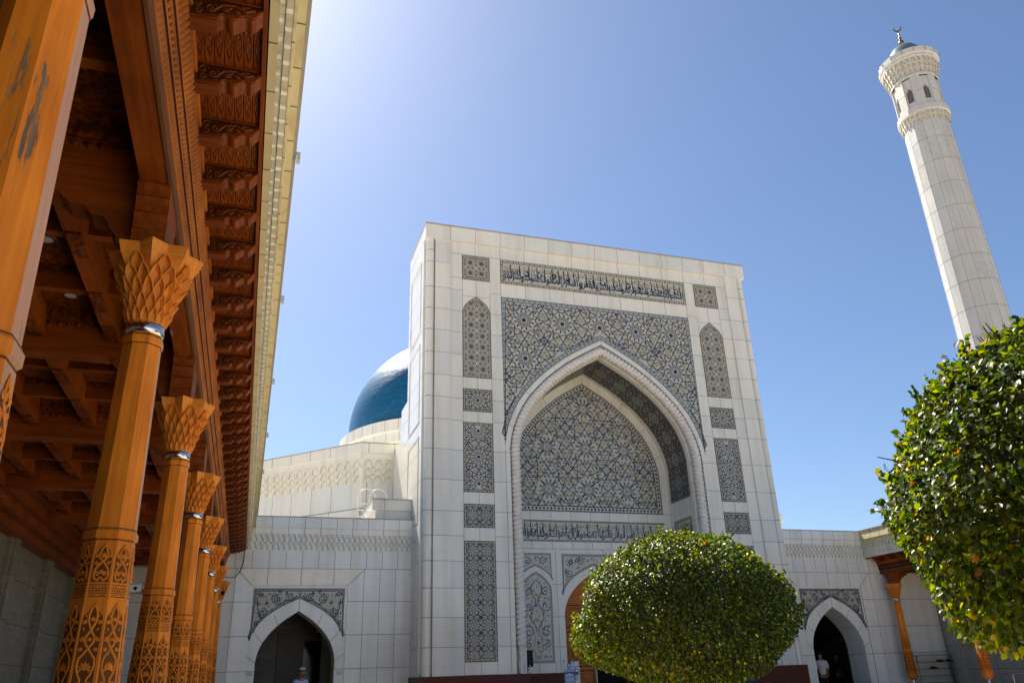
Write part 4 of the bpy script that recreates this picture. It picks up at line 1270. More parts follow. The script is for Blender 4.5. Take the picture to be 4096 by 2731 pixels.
for k in range(NS):
    fr, h = face_fr(1.47, k); h2 = 1.60 * math.tan(pi / NS)
    niche_rows(mb, fr, -h2, h2, [(36.35, 36.72, .01, .08), (36.72, 37.1, .08, .15)], .3, 'minaret_stone', 'yellow_stain', .03)
mb.grid([ngon(1.62 / cos(pi / NS), 37.1), ngon(1.69 / cos(pi / NS), 37.14), ngon(1.69 / cos(pi / NS), 37.55), ngon(1.45, 37.62)], 'minaret_stone', False, closed_u=True)
mb.build('lower_gallery', mn)
mb = MB()
RL = 1.53
for k in range(NS):
    fr, h = face_fr(RL, k)
    if k % 2 == 0:
        Aw = arch(0, .2, 38.95, 39.35)
        fr2, h2 = face_fr(RL - .10, k)
        arch_wall(mb, fr2, -h2, h2, 37.6, 40.15, [(a, b) for a, b in Aw], 0, 'minaret_stone') if False else None
        mb.rect(fr2, -h2, -.2, 37.55, 40.15, 0, 'minaret_stone'); mb.rect(fr2, .2, h2, 37.55, 40.15, 0, 'minaret_stone')
        mb.rect(fr2, -.2, .2, 37.55, 38.15, 0, 'minaret_stone'); mb.strip(fr2, Aw, [(a[0], 40.15) for a in Aw], 0, 'minaret_stone')
        Pp = [(-.2, 38.15)] + Aw + [(.2, 38.15)]
        mb.strip(fr2, Pp, Pp, 0, 'minaret_stone', -.12); mb.rect(fr2, -.2, .2, 38.13, 38.15, -.01, 'minaret_stone')
        joints(mb, fr2, [(-h2, 38.6, -.2, 38.6), (.2, 38.6, h2, 38.6)], .004, .02)
    else:
        mb.prism(fr, rpoly(-h, h, 37.55, 40.15), -.14, 0, 'minaret_stone'); joints(mb, fr, [(-h, 38.9, h, 38.9)], .004, .02)
mb.grid([ngon(1.55 / cos(pi / NS), 40.15), ngon(1.58 / cos(pi / NS), 40.2), ngon(1.58 / cos(pi / NS), 40.45)], 'minaret_stone', False, closed_u=True)
mb.build('lantern', mn)
for k in range(0, NS, 2):
    mb = MB()
    fr2, h2 = face_fr(RL - .19, k)
    Aw = arch(0, .21, 38.95, 39.36)
    mb.poly(fr2, [(-.21, 38.12)] + Aw + [(.21, 38.12)], -.04, 'black')
    for i in range(5):
        for j in range(9):
            u, v = -.16 + i * .08 + (.04 if j % 2 else 0), 38.2 + j * .125
            if abs(u) > .18 or v > arch_z(u, 0, .2, 38.95, 39.35): continue
            hexa = [(u + .05 * cos(a), v + .078 * sin(a)) for a in [pi / 6 + q * pi / 3 for q in range(6)]]
            mb.rib(fr2, hexa, .012, 0, 'minaret_stone', closed=True)
    mb.build('window', mn)
mb = MB()
for k in range(NS):
    for b_, (z0, z1, r0, r1) in enumerate(((40.4, 40.8, 1.58, 1.66), (40.8, 41.2, 1.66, 1.76), (41.2, 41.62, 1.76, 1.88))):
        fr, h = face_fr(r0, k); h = r1 * math.tan(pi / NS)
        niche_rows(mb, fr, -h, h, [(z0, z1, 0, r1 - r0)], .34, 'minaret_stone', 'yellow_stain', .028)
mb.grid([ngon(r / cos(pi / NS), z) for r, z in ((1.88, 41.6), (1.92, 41.64), (1.92, 41.85), (2.0, 41.9), (2.03, 42.3), (1.9, 42.32), (1.9, 42.0), (.2, 42.0))], 'minaret_stone', False, closed_u=True)
for k in range(NS):
    a = pi / NS + 2 * pi * k / NS
    mb.tube([(MX + 2.035 / cos(pi / NS) * cos(a), MY + 2.035 / cos(pi / NS) * sin(a), z) for z in (41.9, 42.3)], .014, 4, 'joint', False)
mb.build('balcony', mn)
mb = MB()
mb.lathe((MX, MY, 0), [(1.25, 42.0), (1.27, 42.5), (1.22, 42.9), (1.08, 43.35), (.82, 43.75), (.5, 44.02), (.22, 44.16), (.12, 44.25)], 40, 'dome_small', True) if False else None
plain('dome_small', (.07, .13, .15), .45, var=.12, vscale=3)
mb.lathe((MX, MY, 0), [(1.25, 42.0), (1.27, 42.5), (1.22, 42.9), (1.08, 43.35), (.82, 43.75), (.5, 44.02), (.22, 44.16), (.05, 44.2)], 40, 'dome_small', True)
mb.build('cap_dome', mn)
mb = MB()
mb.lathe((MX, MY, 0), [(.36, 44.05), (.2, 44.18), (.08, 44.3), (.16, 44.38), (.2, 44.52), (.16, 44.66), (.07, 44.74), (.06, 44.82), (.11, 44.9), (.11, 44.98), (.05, 45.06), (.035, 45.6)], 16, 'brass', True)
cr = Fr((MX, MY, 45.86), (cos(SUN_AZ * 0 + .66), -sin(.66), 0), Z)
out = [(.28 * cos(a), .28 * sin(a)) for a in [radians(-232 + q * 284 / 18) for q in range(19)]]
inn_ = [(.225 * cos(a), .225 * sin(a) + .055) for a in [radians(-226 + q * 272 / 18) for q in range(19)]]
mb.prism(cr, out + inn_[::-1], -.03, .03, 'brass')
mb.build('finial', mn)
mb = MB(); mb.lathe((MX - 1.72, MY + .8, 42.3), [(.09, 0), (.09, .14), (.05, .2), (.001, .22)], 10, 'sign_red')
mb.build('beacon', mn)
# ---------------------------------------------------------------- wooden galleries
CX, CY0, CS = -12.985, 0.989, 3.474
def gallery(side, label, y0, y1, ys, detail):
    T = (lambda x: x) if side < 0 else (lambda x: -x - .44)
    root = thing('wooden_gallery', label, 'gallery', (T(CX), (y0 + y1) / 2, .25))
    XB = -17.05 if side < 0 else -15.4
    def fin(mb, name, parent=root):
        mb.v = [(T(x), y, z) for x, y, z in mb.v]
        return mb.build(name, parent)
    # back wall with pilasters
    mb = MB()
    mb.box(XB - .2, XB, y0, y1, .25, 5.6, ('gallery_shade_stone' if side < 0 else 'marble_dim'))
    fw_ = Fr((XB, 0, 0), (0, 1, 0), Z, (1, 0, 0))
    for y in ys:
        mb.fbox(fw_, y - .32, y + .32, .25, 4.75, 0, .10, ('gallery_shade_stone' if side < 0 else 'marble_dim')); mb.fbox(fw_, y - .2, y + .2, .25, 4.75, .10, .16, ('gallery_shade_stone' if side < 0 else 'marble_dim'))
        joints(mb, Fr((XB + .16, 0, 0), (0, 1, 0), Z, (1, 0, 0)), [(y - .2, z, y + .2, z) for z in (1.3, 2.17, 3.0, 3.9)], .004, .016)
        joints(mb, fw_, [(y + CS / 2, .25, y + CS / 2, 4.75)], .004, .012)
    joints(mb, fw_, [(y0, z, y1, z) for z in (1.3, 2.17, 3.0, 3.9)], .004, .016)
    if side < 0: mb.box(XB, -12.4, y0 - .2, y0, .25, 5.6, 'gallery_shade_stone')  # unseen end wall, added behind the camera to cut light on the columns
    fin(mb, 'back_wall')
    # ceiling
    mb = MB()
    mb.box(XB - .2, -12.33, y0, y1, 5.64, 5.70, 'roof')
    y = y0
    while y < y1:
        mb.box(XB, -13.0, y, min(y + .145, y1), 5.52 + .006 * (int(y * 100) % 2), 5.63, 'board_wood_x'); y += .155
    mb.box(XB - .2, -12.5, y0, y1, 5.70, 6.3, 'roof')
    fin(mb, 'ceiling')
    mb = MB()
    for (a, zb) in ((.30, 4.62), (.48, 4.80), (.62, 5.0), (.80, 5.2)): mb.box(XB, XB + a, y0, y1, zb, 5.52, 'beam_wood_y')
    fin(mb, 'wall_cornice')
    for y in ys:
        mb = MB()
        mb.box(XB, -13.12, y - .12, y + .12, 4.985, 5.55, 'beam_wood_x')
        mb.box(XB, -13.12, y - .20, y + .20, 5.20, 5.55, 'beam_wood_x'); mb.box(XB, -13.12, y - .27, y + .27, 5.34, 5.55, 'carved_wood')
        for s in (-1, 1):
            for k in range(int((-13.2 - XB) / .09)): mb.lathe((XB + .1 + k * .09, y + s * .20, 5.29), [(.001, -.03), (.03, -.01), (.03, .015), (.001, .035)], 5, 'carved_wood')
        # bolster along the beam, scrolled
        prof = [(-13.12, 4.985), (-13.12, 4.54), (-13.24, 4.54), (-13.26, 4.62), (-13.30, 4.66), (-13.33, 4.73), (-13.36, 4.76), (-13.44, 4.77), (-13.47, 4.80), (-13.50, 4.84), (-13.60, 4.85), (-13.64, 4.88), (-13.68, 4.93), (-13.78, 4.95), (-13.82, 4.985)]
        mb.prism(Fr((0, y - .11, 0), X, Z, (0, 1, 0)), prof, 0, .22, 'beam_wood_x')
        fin(mb, 'cross_beam')
    if detail:
        for i, xs in enumerate((-13.80, -14.55, -15.30, -16.05)):
            mb = MB()
            mb.box(xs - .075, xs + .075, y0, y1, 5.17, 5.53, 'beam_wood_y')
            for y in ys:
                for off in (.32, 1.15, 2.32, 3.15):
                    mb.box(xs - .06, xs + .06, y + off - .22, y + off + .22, 5.150, 5.169, 'carved_wood')
            fin(mb, 'ceiling_beam')
        mb = MB()
        for y in ys:
            for off in (1.15, 2.32):
                mb.box(XB, -13.12, y + off - .05, y + off + .05, 5.25, 5.53, 'beam_wood_x'); mb.box(XB, -13.12, y + off - .09, y + off + .09, 5.40, 5.53, 'carved_wood')
            for off in (.62, 1.75, 2.9):
                for xs in (-13.45, -14.18, -14.92, -15.67): mb.box(xs - .28, xs + .28, y + off - .40, y + off + .40, 5.455, 5.475, 'carved_wood')
        fin(mb, 'coffer_panels')
    # long beam, bolsters, outer cornice
    mb = MB()
    mb.box(-13.125, -12.93, y0, y1, 4.985, 5.55, 'beam_wood_y'); mb.box(-12.93, -12.905, y0, y1, 4.97, 5.10, 'grey_wood')
    fin(mb, 'long_beam')
    for y in ys:
        mb = MB()
        P = [(.20, 4.53), (.20, 4.60), (.225, 4.63), (.21, 4.65), (.215, 4.72), (.25, 4.755), (.235, 4.775), (.24, 4.84), (.28, 4.875), (.265, 4.895), (.27, 4.94), (.31, 4.965), (.31, 4.99)]
        mb.prism(Fr((-13.14, y, 0), (0, 1, 0), Z, (1, 0, 0)), P + [(-a, b) for a, b in P[::-1]], 0, .225, 'beam_wood_y')
        fin(mb, 'bolster')
    mb = MB()
    prof = [(-12.93, 5.10), (-12.905, 5.10), (-12.878, 5.20), (-12.868, 5.20), (-12.862, 5.235), (-12.872, 5.24), (-12.845, 5.32), (-12.835, 5.32), (-12.83, 5.345), (-12.84, 5.35), (-12.795, 5.50), (-12.78, 5.50), (-12.775, 5.54), (-12.79, 5.56), (-12.93, 5.56)]
    mb.prism(Fr((0, y1, 0), X, Z, (0, -1, 0)), prof, 0, y1 - y0, 'dark_carve')
    for (xa, za, r_) in ((-12.905, 5.098, .012), (-12.874, 5.218, .014), (-12.842, 5.334, .014), (-12.785, 5.515, .018)):
        mb.prism(Fr((xa, y1, za), X, Z, (0, -1, 0)), [(r_ * cos(q * pi / 3), r_ * sin(q * pi / 3)) for q in range(6)], 0, y1 - y0, 'cornice_wood')
    yy = y1 - .03; k = 0
    ylim = max(y0, -26.0)
    while yy > ylim:
        d = -.03
        for (xa, za, xb, zb, p, pop, lean) in ((-12.905, 5.105, -12.880, 5.195, .055, .024, .03), (-12.870, 5.245, -12.848, 5.315, .05, .022, 0), (-12.838, 5.355, -12.797, 5.495, .06, .042, .055)):
            if not detail and p != .06: continue
            y = yy
            m_ = Vector(((xa + xb) / 2 + pop, y - lean * .5, (za + zb) / 2 - pop * .5))
            a = Vector((xa, y + p * .36, za)); b = Vector((xa, y - p * .36, za)); c = Vector((xb, y - p * .36 - lean, zb)); e = Vector((xb, y + p * .36 - lean, zb))
            mt = 'cornice_wood'
            for q in ((a, b, m_), (b, c, m_), (c, e, m_), (e, a, m_)): mb.face(q, mt)
        yy -= .06; k += 1
    fin(mb, 'carved_cornice')
    # eave: boards, brackets, fascia
    mb = MB()
    mb.box(-12.80, -12.33, y0, y1, 5.625, 5.64, 'dark_carve')
    for i in range(7):
        xa = -12.79 + i * .0636; mb.box(xa, xa + .057, y0, y1, 5.608, 5.624, 'board_wood')
    mb.box(-12.352, -12.325, y0, y1, 5.56, 5.64, 'beam_wood_y'); mb.box(-12.80, -12.775, y0, y1, 5.56, 5.64, 'beam_wood_y')
    bys = []
    y = y1 - .25 if side < 0 else y1 - .3
    off = (-21.36 - y1) % .6115
    y = y1 - .6115 + off
    while y > ylim - 2: bys.append(y); y -= .6115
    fb = Fr((0, 0, 5.6075), (1, 0, 0), (0, 1, 0), (0, 0, -1))
    if detail:
        OG = [(0, .5), (.35, .42), (.3, .36), (.75, .3), (.55, .22), (.95, .1), (.8, 0)]
        OG = OG + [(a, -b) for a, b in OG[::-1][1:]]; OG = OG + [(-a, b) for a, b in OG[::-1][1:-1]]
        for yb in bys[:38]:
            for i in range(7):
                xc = -12.79 + i * .0636 + .0285
                P = [(xc + a * .022, yb + .34 + b * .30) for a, b in OG]
                mb.rib(fb, P, .007, .001, 'dark_carve', closed=True)
                mb.rib(fb, [(xc, yb + .22), (xc + .011, yb + .26), (xc - .009, yb + .31), (xc + .011, yb + .36), (xc - .009, yb + .41), (xc, yb + .46)], .006, .0012, 'dark_carve')
    fin(mb, 'eave_boards')
    BP = [(-12.79, 5.61), (-12.79, 5.415), (-12.62, 5.422), (-12.612, 5.45), (-12.585, 5.468), (-12.565, 5.462), (-12.55, 5.44), (-12.53, 5.436), (-12.51, 5.45), (-12.485, 5.485), (-12.455, 5.492), (-12.43, 5.475), (-12.405, 5.478), (-12.39, 5.51), (-12.37, 5.53), (-12.353, 5.56), (-12.353, 5.61)]
    def curve(P, n=4):
        out = []
        for i in range(len(P) - 1):
            p0, p1, p2, p3 = P[max(i - 1, 0)], P[i], P[i + 1], P[min(i + 2, len(P) - 1)]
            for q in range(n):
                t = q / n; out.append(tuple(.5 * (2 * b_ + (c_ - a_) * t + (2 * a_ - 5 * b_ + 4 * c_ - d_) * t * t + (3 * b_ - a_ - 3 * c_ + d_) * t ** 3) for a_, b_, c_, d_ in zip(p0, p1, p2, p3)))
        return out + [P[-1]]
    BP = BP[:3] + curve([(-12.62, 5.425), (-12.606, 5.458), (-12.575, 5.468), (-12.55, 5.448), (-12.525, 5.440), (-12.50, 5.452), (-12.475, 5.478), (-12.445, 5.488), (-12.415, 5.478), (-12.395, 5.488), (-12.378, 5.515), (-12.353, 5.55)]) + [(-12.353, 5.61)]
    first = None
    for yb in bys[:44] if detail else bys[:20]:
        if first is None:
            mb = MB()
            mb.prism(Fr((0, 0, 0), X, Z, (0, -1, 0)), BP, -.06, .06, 'beam_wood_x')
            for w, sg in ((.0605, 1),):
                fs = Fr((0, 0, 0), X, Z, (0, -1, 0))
                low = [(a, b + .014) for a, b in BP[1:-1]]
                mb.rib(fs, low, .014, w, 'beam_wood_x', ridge=.006)
                mb.rib(fs, [(-12.785, 5.598), (-12.36, 5.598)], .012, w, 'beam_wood_x', ridge=.006)
                mb.poly(fs, [(-12.775, 5.445), (-12.60, 5.475), (-12.56, 5.485), (-12.46, 5.51), (-12.385, 5.55), (-12.37, 5.588), (-12.775, 5.588)], w + .0005, 'dark_carve')
                for (u, v, r, a0, tn, sn) in ((-12.735, 5.54, .036, 0, 1.3, 1), (-12.735, 5.478, .026, 2, 1.2, -1), (-12.665, 5.515, .038, 1, 1.4, -1), (-12.56, 5.55, .03, 3, 1.2, 1), (-12.44, 5.56, .022, 0, 1.1, -1)):
                    mb.rib(fs, spiral(u, v, r, a0, tn, sn, 18), .011, w + .001, 'beam_wood_x', ridge=.006)
                mb.rib(fs, [(-12.64, 5.50), (-12.60, 5.55), (-12.52, 5.565), (-12.45, 5.53), (-12.40, 5.555)], .016, w + .001, 'beam_wood_x', ridge=.007)
                for (u, v, a) in ((-12.60, 5.52, -.3), (-12.53, 5.53, -.5), (-12.50, 5.55, .3), (-12.47, 5.525, -.7)):
                    c_, s_ = cos(a), sin(a)
                    for q in (-1, 1): mb.face([fs.p(u, v, w + .002), fs.p(u + .03 * c_ - q * .014 * s_, v + .03 * s_ + q * .014 * c_, w + .003), fs.p(u + .06 * c_, v + .06 * s_, w + .002), fs.p(u + .03 * c_, v + .03 * s_, w + .009)], 'beam_wood_x')
            mb.v = [(T(x), y, z) for x, y, z in mb.v]
            ro = root['_loc']
            b = mb.build('bracket', root)
            me = b.data
            for v in me.vertices: v.co.y += ro[1]      # local y measured from the bracket itself
            first = b; b.location = (0, yb - ro[1], 0)
        else:
            b = first.copy(); COL.objects.link(b); b.parent = root; b.location = (0, yb - root['_loc'][1], 0)
    mb = MB()
    mb.box(-12.325, -12.30, y0, y1, 5.64, 5.66, 'black')
    ff = Fr((-12.255, 0, 0), (0, 1, 0), Z, (1, 0, 0))
    mb.box(-12.315, -12.255, y0, y1, 5.60, 6.1, 'stain_bounce_stone')
    niche_rows(mb, ff, ylim, y1, [(WZ['bb'], WZ['bm'], .001, .028), (WZ['bm'], WZ['b0'], .034, .08)], .173, 'marble_white', 'dirt_shade_line', .012, 'stain_bounce_stone')
    mb.box(-12.40, -12.150, y0, y1, WZ['b0'], WZ['p0'], 'stain_bounce_stone'); mb.box(-12.40, -12.085, y0, y1, WZ['p0'], WZ['pt'], 'stain_bounce_stone')
    mb.box(-12.42, -12.05, y0, y1, WZ['pt'], WZ['pt'] + .035, 'marble_dim')
    fu = Fr((0, 0, 5.60), (1, 0, 0), (0, 1, 0), (0, 0, -1)); J = []
    y = y1 - .3
    while y > ylim: J.append((-12.315, y, -12.255, y)); y -= .5
    joints(mb, fu, J, .002, .010)
    for (xx, z0, z1, st) in ((-12.150, WZ['b0'], WZ['p0'], .5), (-12.085, WZ['p0'], WZ['pt'], .5)):
        fj = Fr((xx, 0, 0), (0, 1, 0), Z, (1, 0, 0)); y = y1 - .3; J = []
        while y > ylim: J.append((y, z0, y, z1)); y -= st
        joints(mb, fj, J, .003, .012)
    for (xa, xb, zz) in ((-12.18, -12.15, WZ['b0']), (-12.15, -12.085, WZ['p0'])):
        fj = Fr((0, 0, zz), (1, 0, 0), (0, 1, 0), (0, 0, -1)); y = y1 - .3; J = []
        while y > ylim: J.append((xa, y, xb, y)); y -= .5
        joints(mb, fj, J, .002, .012)
    fin(mb, 'marble_fascia')
    return root
YSL = [CY0 - CS * i for i in range(0, 11)]
gal = gallery(-1, 'long open timber gallery with carved ceiling and white marble eave beside the camera', -37, 1.675, YSL, True)
YSR = [1.15 - CS * i for i in range(0, 7)]
galr = gallery(1, 'timber gallery with white marble eave behind the near right globe tree', -22, 1.675, YSR, False)

# round lamps in the coffers of the near gallery
lamp = thing('ceiling_light', 'round recessed ceiling lamp in the left gallery coffers', 'ceiling light', (-14.18, CY0 - CS * 6 + 1.62, 5.44), 'round lamps in the gallery ceiling')
mb = MB()
lx, ly, lz = -14.18, CY0 - CS * 6 + 1.62, 5.44
mb.lathe((lx, ly, lz), [(.098, .03), (.10, .0), (.09, -.012), (.075, -.010)], 28, 'brass', True)
mb.build('frame', lamp)
mb = MB(); mb.lathe((lx, ly, lz), [(.078, -.004), (.05, -.013), (.001, -.016)], 28, 'lamp_glass', True); mb.build('diffuser', lamp)
for i in range(0, 7):
    for xx in (-14.18, -15.67):
        for off in (1.62, 2.82):
            yy = CY0 - CS * (i + 1) + off
            if i == 5 and off == 1.62 and xx == -14.18: continue
            copy_tree(lamp, (xx, yy, 5.44), 'round recessed ceiling lamp in the left gallery coffers')

# ---------------------------------------------------------------- columns
def star_r(th):
    a = th % (pi / 4)
    if a > pi / 8: a = pi / 4 - a
    p = Vector((.295, 0)); q = Vector((.226 * cos(pi / 8), .226 * sin(pi / 8)))
    d = (cos(a), sin(a)); e = q - p
    den = d[0] * (-e.y) - d[1] * (-e.x)
    return (p.x * (-e.y) - p.y * (-e.x)) / den
ZC0, ZC1 = 3.965, 4.45
def core_r(th, z):
    t = min(1, max(0, (z - ZC0) / (ZC1 - ZC0)))
    k = t ** 1.5
    s = min(1, max(0, (t - .35) / .5))
    rr = .235 + (star_r(th) - .235) * s
    return .122 + (rr - .122) * k
def shaft_r(z):
    P = [(1.0, .165), (1.25, .183), (1.65, .17), (2.45, .143), (2.53, .140), (3.88, .117)]
    for (a, ra), (b, rb) in zip(P, P[1:]):
        if z <= b: return ra + (rb - ra) * (z - a) / (b - a)
    return .117
def make_column(label, x, y):
    c = thing('carved_column', label, 'column', (x, y, .25), 'carved timber columns of the left gallery')
    O = Vector((x, y, 0))
    mb = MB()
    K = 1 / cos(pi / 8)
    zs = [1.27, 1.65, 2.455, 2.462, 2.475, 2.515, 2.528, 2.535, 3.80, 3.805, 3.815, 3.855, 3.868, 3.89]
    ad = [0, 0, 0, -.006, .011, .013, .004, 0, 0, .004, .009, .011, .003, 0]
    mb.lathe(O, [((shaft_r(z) + a) * K, z) for z, a in zip(zs, ad)], 8, 'column_wood', False, pi / 8)
    for z, r in ((2.4615, .1375), (2.530, .1405), (3.803, .1185), (3.871, .118)): mb.lathe(O, [((r + .0035) * K, z - .004), ((r + .0045) * K, z + .004)], 8, 'column_wood_dark', False, pi / 8)
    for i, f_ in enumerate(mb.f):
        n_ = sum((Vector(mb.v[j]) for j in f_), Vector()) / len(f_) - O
        if mb.names[mb.m[i]] == 'column_wood' and len(f_) == 4 and n_.x / max(1e-6, hypot(n_.x, n_.y)) > .95: mb.m[i] = mb.mi('column_wood_pale')
    mb.lathe(O, [(.06, .985), (.11, 1.0), (.16, 1.05), (.187, 1.12), (.190, 1.18), (.187, 1.25), (.183, 1.29)], 24, 'column_wood', True)
    mb.build('shaft', c)
    mb = MB()
    for k in range(8):
        a = k * pi / 4
        d = Vector((cos(a), sin(a), 0)); t_ = Vector((-sin(a), cos(a), 0))
        tilt = Vector((0, 0, 1)) - d * .033
        def fz(z): return Fr(tuple(O + d * shaft_r(z) + Vector((0, 0, z))), tuple(t_), tuple(tilt), tuple(d))
        # upper ogee panel
        def ogee(h0, h1, hw):
            H = h1 - h0; S = [(hw, h0), (hw, h0 + H * .55), (hw * .97, h0 + H * .68), (hw * .72, h0 + H * .74), (hw * .62, h0 + H * .80), (hw * .42, h0 + H * .88), (hw * .12, h0 + H * .95), (0, h1)]
            return S + [(-u, v) for u, v in S[::-1][1:]]
        f = fz(2.205); hw = shaft_r(2.3) * .414 * .78
        D_, Wd = 'column_wood_dark', 'column_wood'
        mb.poly(f, ogee(0, .232, hw), .0012, D_); mb.rib(f, ogee(0.002, .228, hw * .97), .006, .0016, D_, closed=True)
        def strand(f, pts, wd, w): 
            mb.rib(f, pts, wd, w, Wd, ridge=.005)
        for q in (-1, 1):
            strand(f, [(0, .028), (q * hw * .35, .010), (q * hw * .75, .022), (q * hw * .86, .05), (q * hw * .68, .08), (q * hw * .25, .108), (0, .122), (-q * hw * .35, .138), (-q * hw * .55, .16), (-q * hw * .35, .185), (-q * hw * .2, .205), (0, .222)], hw * .28, .0022)
            mb.rib(f, spiral(q * hw * .45, .048, hw * .28, 0 if q > 0 else pi, 1.1, q, 12), hw * .25, .0026, Wd, ridge=.004)
            mb.rib(f, spiral(q * hw * .72, .155, hw * .22, pi / 2, 1.0, -q, 10), hw * .24, .0026, Wd, ridge=.004)
            mb.rib(f, spiral(q * hw * .7, .112, hw * .2, 0, 1.0, q, 10), hw * .24, .0026, Wd, ridge=.004)
        def lotus(f, u, v, R, w):
            for j in range(7):
                b = pi / 2 + (j - 3) * .62
                tip = (u + R * cos(b), v + R * sin(b)); l = (u + R * .6 * cos(b + .32), v + R * .6 * sin(b + .32)); r = (u + R * .6 * cos(b - .32), v + R * .6 * sin(b - .32))
                mb.face([f.p(u, v, w + .006), f.p(*r, w), f.p(*tip, w + .001), f.p(*l, w)], Wd)
            mb.disc(f, u, v, R * .3, w + .008, Wd, 7)
        lotus(f, 0, .150, hw * .62, .004); lotus(f, 0, .052, hw * .5, .004)
        # banded strip
        f = fz(2.115); hb = shaft_r(2.15) * .414 * .84
        for v in (.002, .022, .050, .071): mb.rect(f, -hb, hb, v, v + .005, .0012, D_)
        for v in (.012, .060):
            for u0, u1 in ((-.8, -.25), (.25, .8)): mb.rect(f, hb * u0, hb * u1, v, v + .004, .0012, D_)
        for j in range(6):
            u = hb * (-.83 + j * .333)
            mb.poly(f, [(u, .030), (u + hb * .14, .038), (u, .046), (u - hb * .14, .038)], .0012, D_)
        # long panel
        f = fz(1.30); H = .785; hw = shaft_r(1.7) * .414 * .80
        mb.poly(f, ogee(0, H, hw) if False else [(hw, 0), (hw, H * .86), (hw * .9, H * .905), (hw * .55, H * .93), (hw * .35, H * .965), (0, H), (-hw * .35, H * .965), (-hw * .55, H * .93), (-hw * .9, H * .905), (-hw, H * .86), (-hw, 0)], .0012, D_)
        for q in (-1, 1):
            pts = []
            for (u, v) in ((0, .985), (.28, .95), (.42, .90), (.36, .86), (0, .80), (-.40, .755), (-.45, .72), (-.2, .69), (0, .672), (.3, .64), (.75, .60), (.82, .545), (.6, .49), (.3, .455), (.35, .43), (0, .395), (-.38, .36), (-.36, .33), (-.72, .30), (-.85, .25), (-.6, .19), (-.3, .165), (0, .14), (.3, .10), (.42, .05), (.36, 0)): pts.append((q * hw * u, v * H))
            strand(f, pts, hw * .26, .0022)
            for (u, v, r, a0, tn, sn) in ((.78, .86, .2, 2, 1.1, 1), (.7, .74, .22, 0, 1.1, -1), (.75, .665, .17, 2, 1.0, 1), (.6, .42, .2, 0, 1.1, 1), (.8, .36, .16, 1, 1.0, -1), (.75, .13, .2, 0, 1.1, 1), (.7, .04, .2, 2, 1.0, -1)):
                mb.rib(f, spiral(q * hw * u, v * H, r * hw, a0 if q > 0 else pi - a0, tn, sn * q, 11), hw * .24, .0026, Wd, ridge=.004)
            for (u, v, a) in ((.62, .795, 1.2), (.55, .50, 2.0), (.62, .33, 1.0), (.5, .19, 2.2), (.8, .57, 1.4), (.88, .24, 1.5), (.55, .89, 1.2)):
                c_, s_ = cos(a), sin(a); L_ = hw * .42; u *= hw * q; v *= H
                mb.face([f.p(u, v, .002), f.p(u + q * L_ * .4 * c_ + L_ * .25, v + L_ * .4 * s_, .003), f.p(u + q * L_ * c_, v + L_ * s_, .002), f.p(u + q * L_ * .4 * c_ - L_ * .25, v + L_ * .4 * s_, .005)], Wd)
        for (v, R) in ((.88, .42), (.735, .36), (.545, .72), (.25, .78), (.06, .4)): lotus(f, 0, v * H - R * hw * .25, hw * R, .004)
    mb.build('carving', c)
    mb = MB()
    nth = 64
    rows = []
    for i in range(9):
        z = ZC0 + (ZC1 - ZC0) * i / 8
        rows.append([O + Vector((core_r(2 * pi * k / nth, z) * cos(2 * pi * k / nth), core_r(2 * pi * k / nth, z) * sin(2 * pi * k / nth), z)) for k in range(nth)])
    mb.grid(rows, 'capital_wood', False, closed_u=True)
    def shell(th0, dl, z0, z1, o0, o1, deep):
        nv = 9; us = (-1, -.86, -.45, 0, .45, .86, 1); G = []
        for j in range(nv + 1):
            v = j / nv
            hwid = dl * (1 if v < .3 else max(0.0, 1 - ((v - .3) / .7) ** 1.7))
            row = []
            for u in us:
                th = th0 + u * hwid; z = z0 + (z1 - z0) * v
                o = o0 + (o1 - o0) * v
                if abs(u) < .8: o -= deep * (1 - abs(u)) * (.35 + .65 * sin(min(1, v * 1.1) * pi * .9)) + .004
                r = core_r(th, z) + o
                row.append(O + Vector((r * cos(th), r * sin(th), z)))
            G.append(row)
        mb.grid(G, 'capital_wood', False)
        edge = [g_[0] for g_ in G] + [g_[-1] for g_ in G[::-1]]
        back = []
        for p in edge:
            q = p - O; r = hypot(q.x, q.y); k = max(.01, core_r(atan2(q.y, q.x), p.z) - .012) / r
            back.append(O + Vector((q.x * k, q.y * k, q.z)))
        mb.grid([edge, back], 'capital_wood', False)
        # lip
        for sd in (0, -1):
            lip = [g_[sd] for g_ in G]
            mb.tube(lip, .0048, 4, 'capital_wood', False)
    d16 = pi / 16
    for k in range(16):
        a = k * pi / 8
        shell(a, d16 * .97, 3.975, 4.065, .006, .034, .028)
        shell(a + d16, d16 * .97, 4.045, 4.16, .010, .044, .042)
        shell(a, d16 * .97, 4.135, 4.27, .012, .048, .050)
    for k in range(8):
        a = k * pi / 4 + pi / 8
        shell(a - pi / 16, d16 * .97, 4.235, 4.36, .014, .046, .056)
        shell(a + pi / 16, d16 * .97, 4.235, 4.36, .014, .046, .056)
        shell(a, d16 * 1.0, 4.325, 4.445, .016, .03, .060)
    def starp(R, z): return [O + Vector((star_r(t) * R / .36 * cos(t), star_r(t) * R / .36 * sin(t), z)) for t in [j * pi / 8 for j in range(16)]]
    mb.grid([starp(.352, 4.435), starp(.364, 4.44), starp(.364, 4.455), starp(.376, 4.47), starp(.380, 4.495), starp(.392, 4.505), starp(.392, 4.53)], 'capital_wood', False, closed_u=True)
    mb.face(starp(.392, 4.53), 'capital_wood')
    mb.build('capital', c)
    mb = MB()
    mb.lathe(O, [(.116, 3.885), (.126, 3.888), (.127, 3.925), (.126, 3.963), (.115, 3.968)], 40, 'steel', True)
    mb.build('neck_ring', c)
    mb = MB()
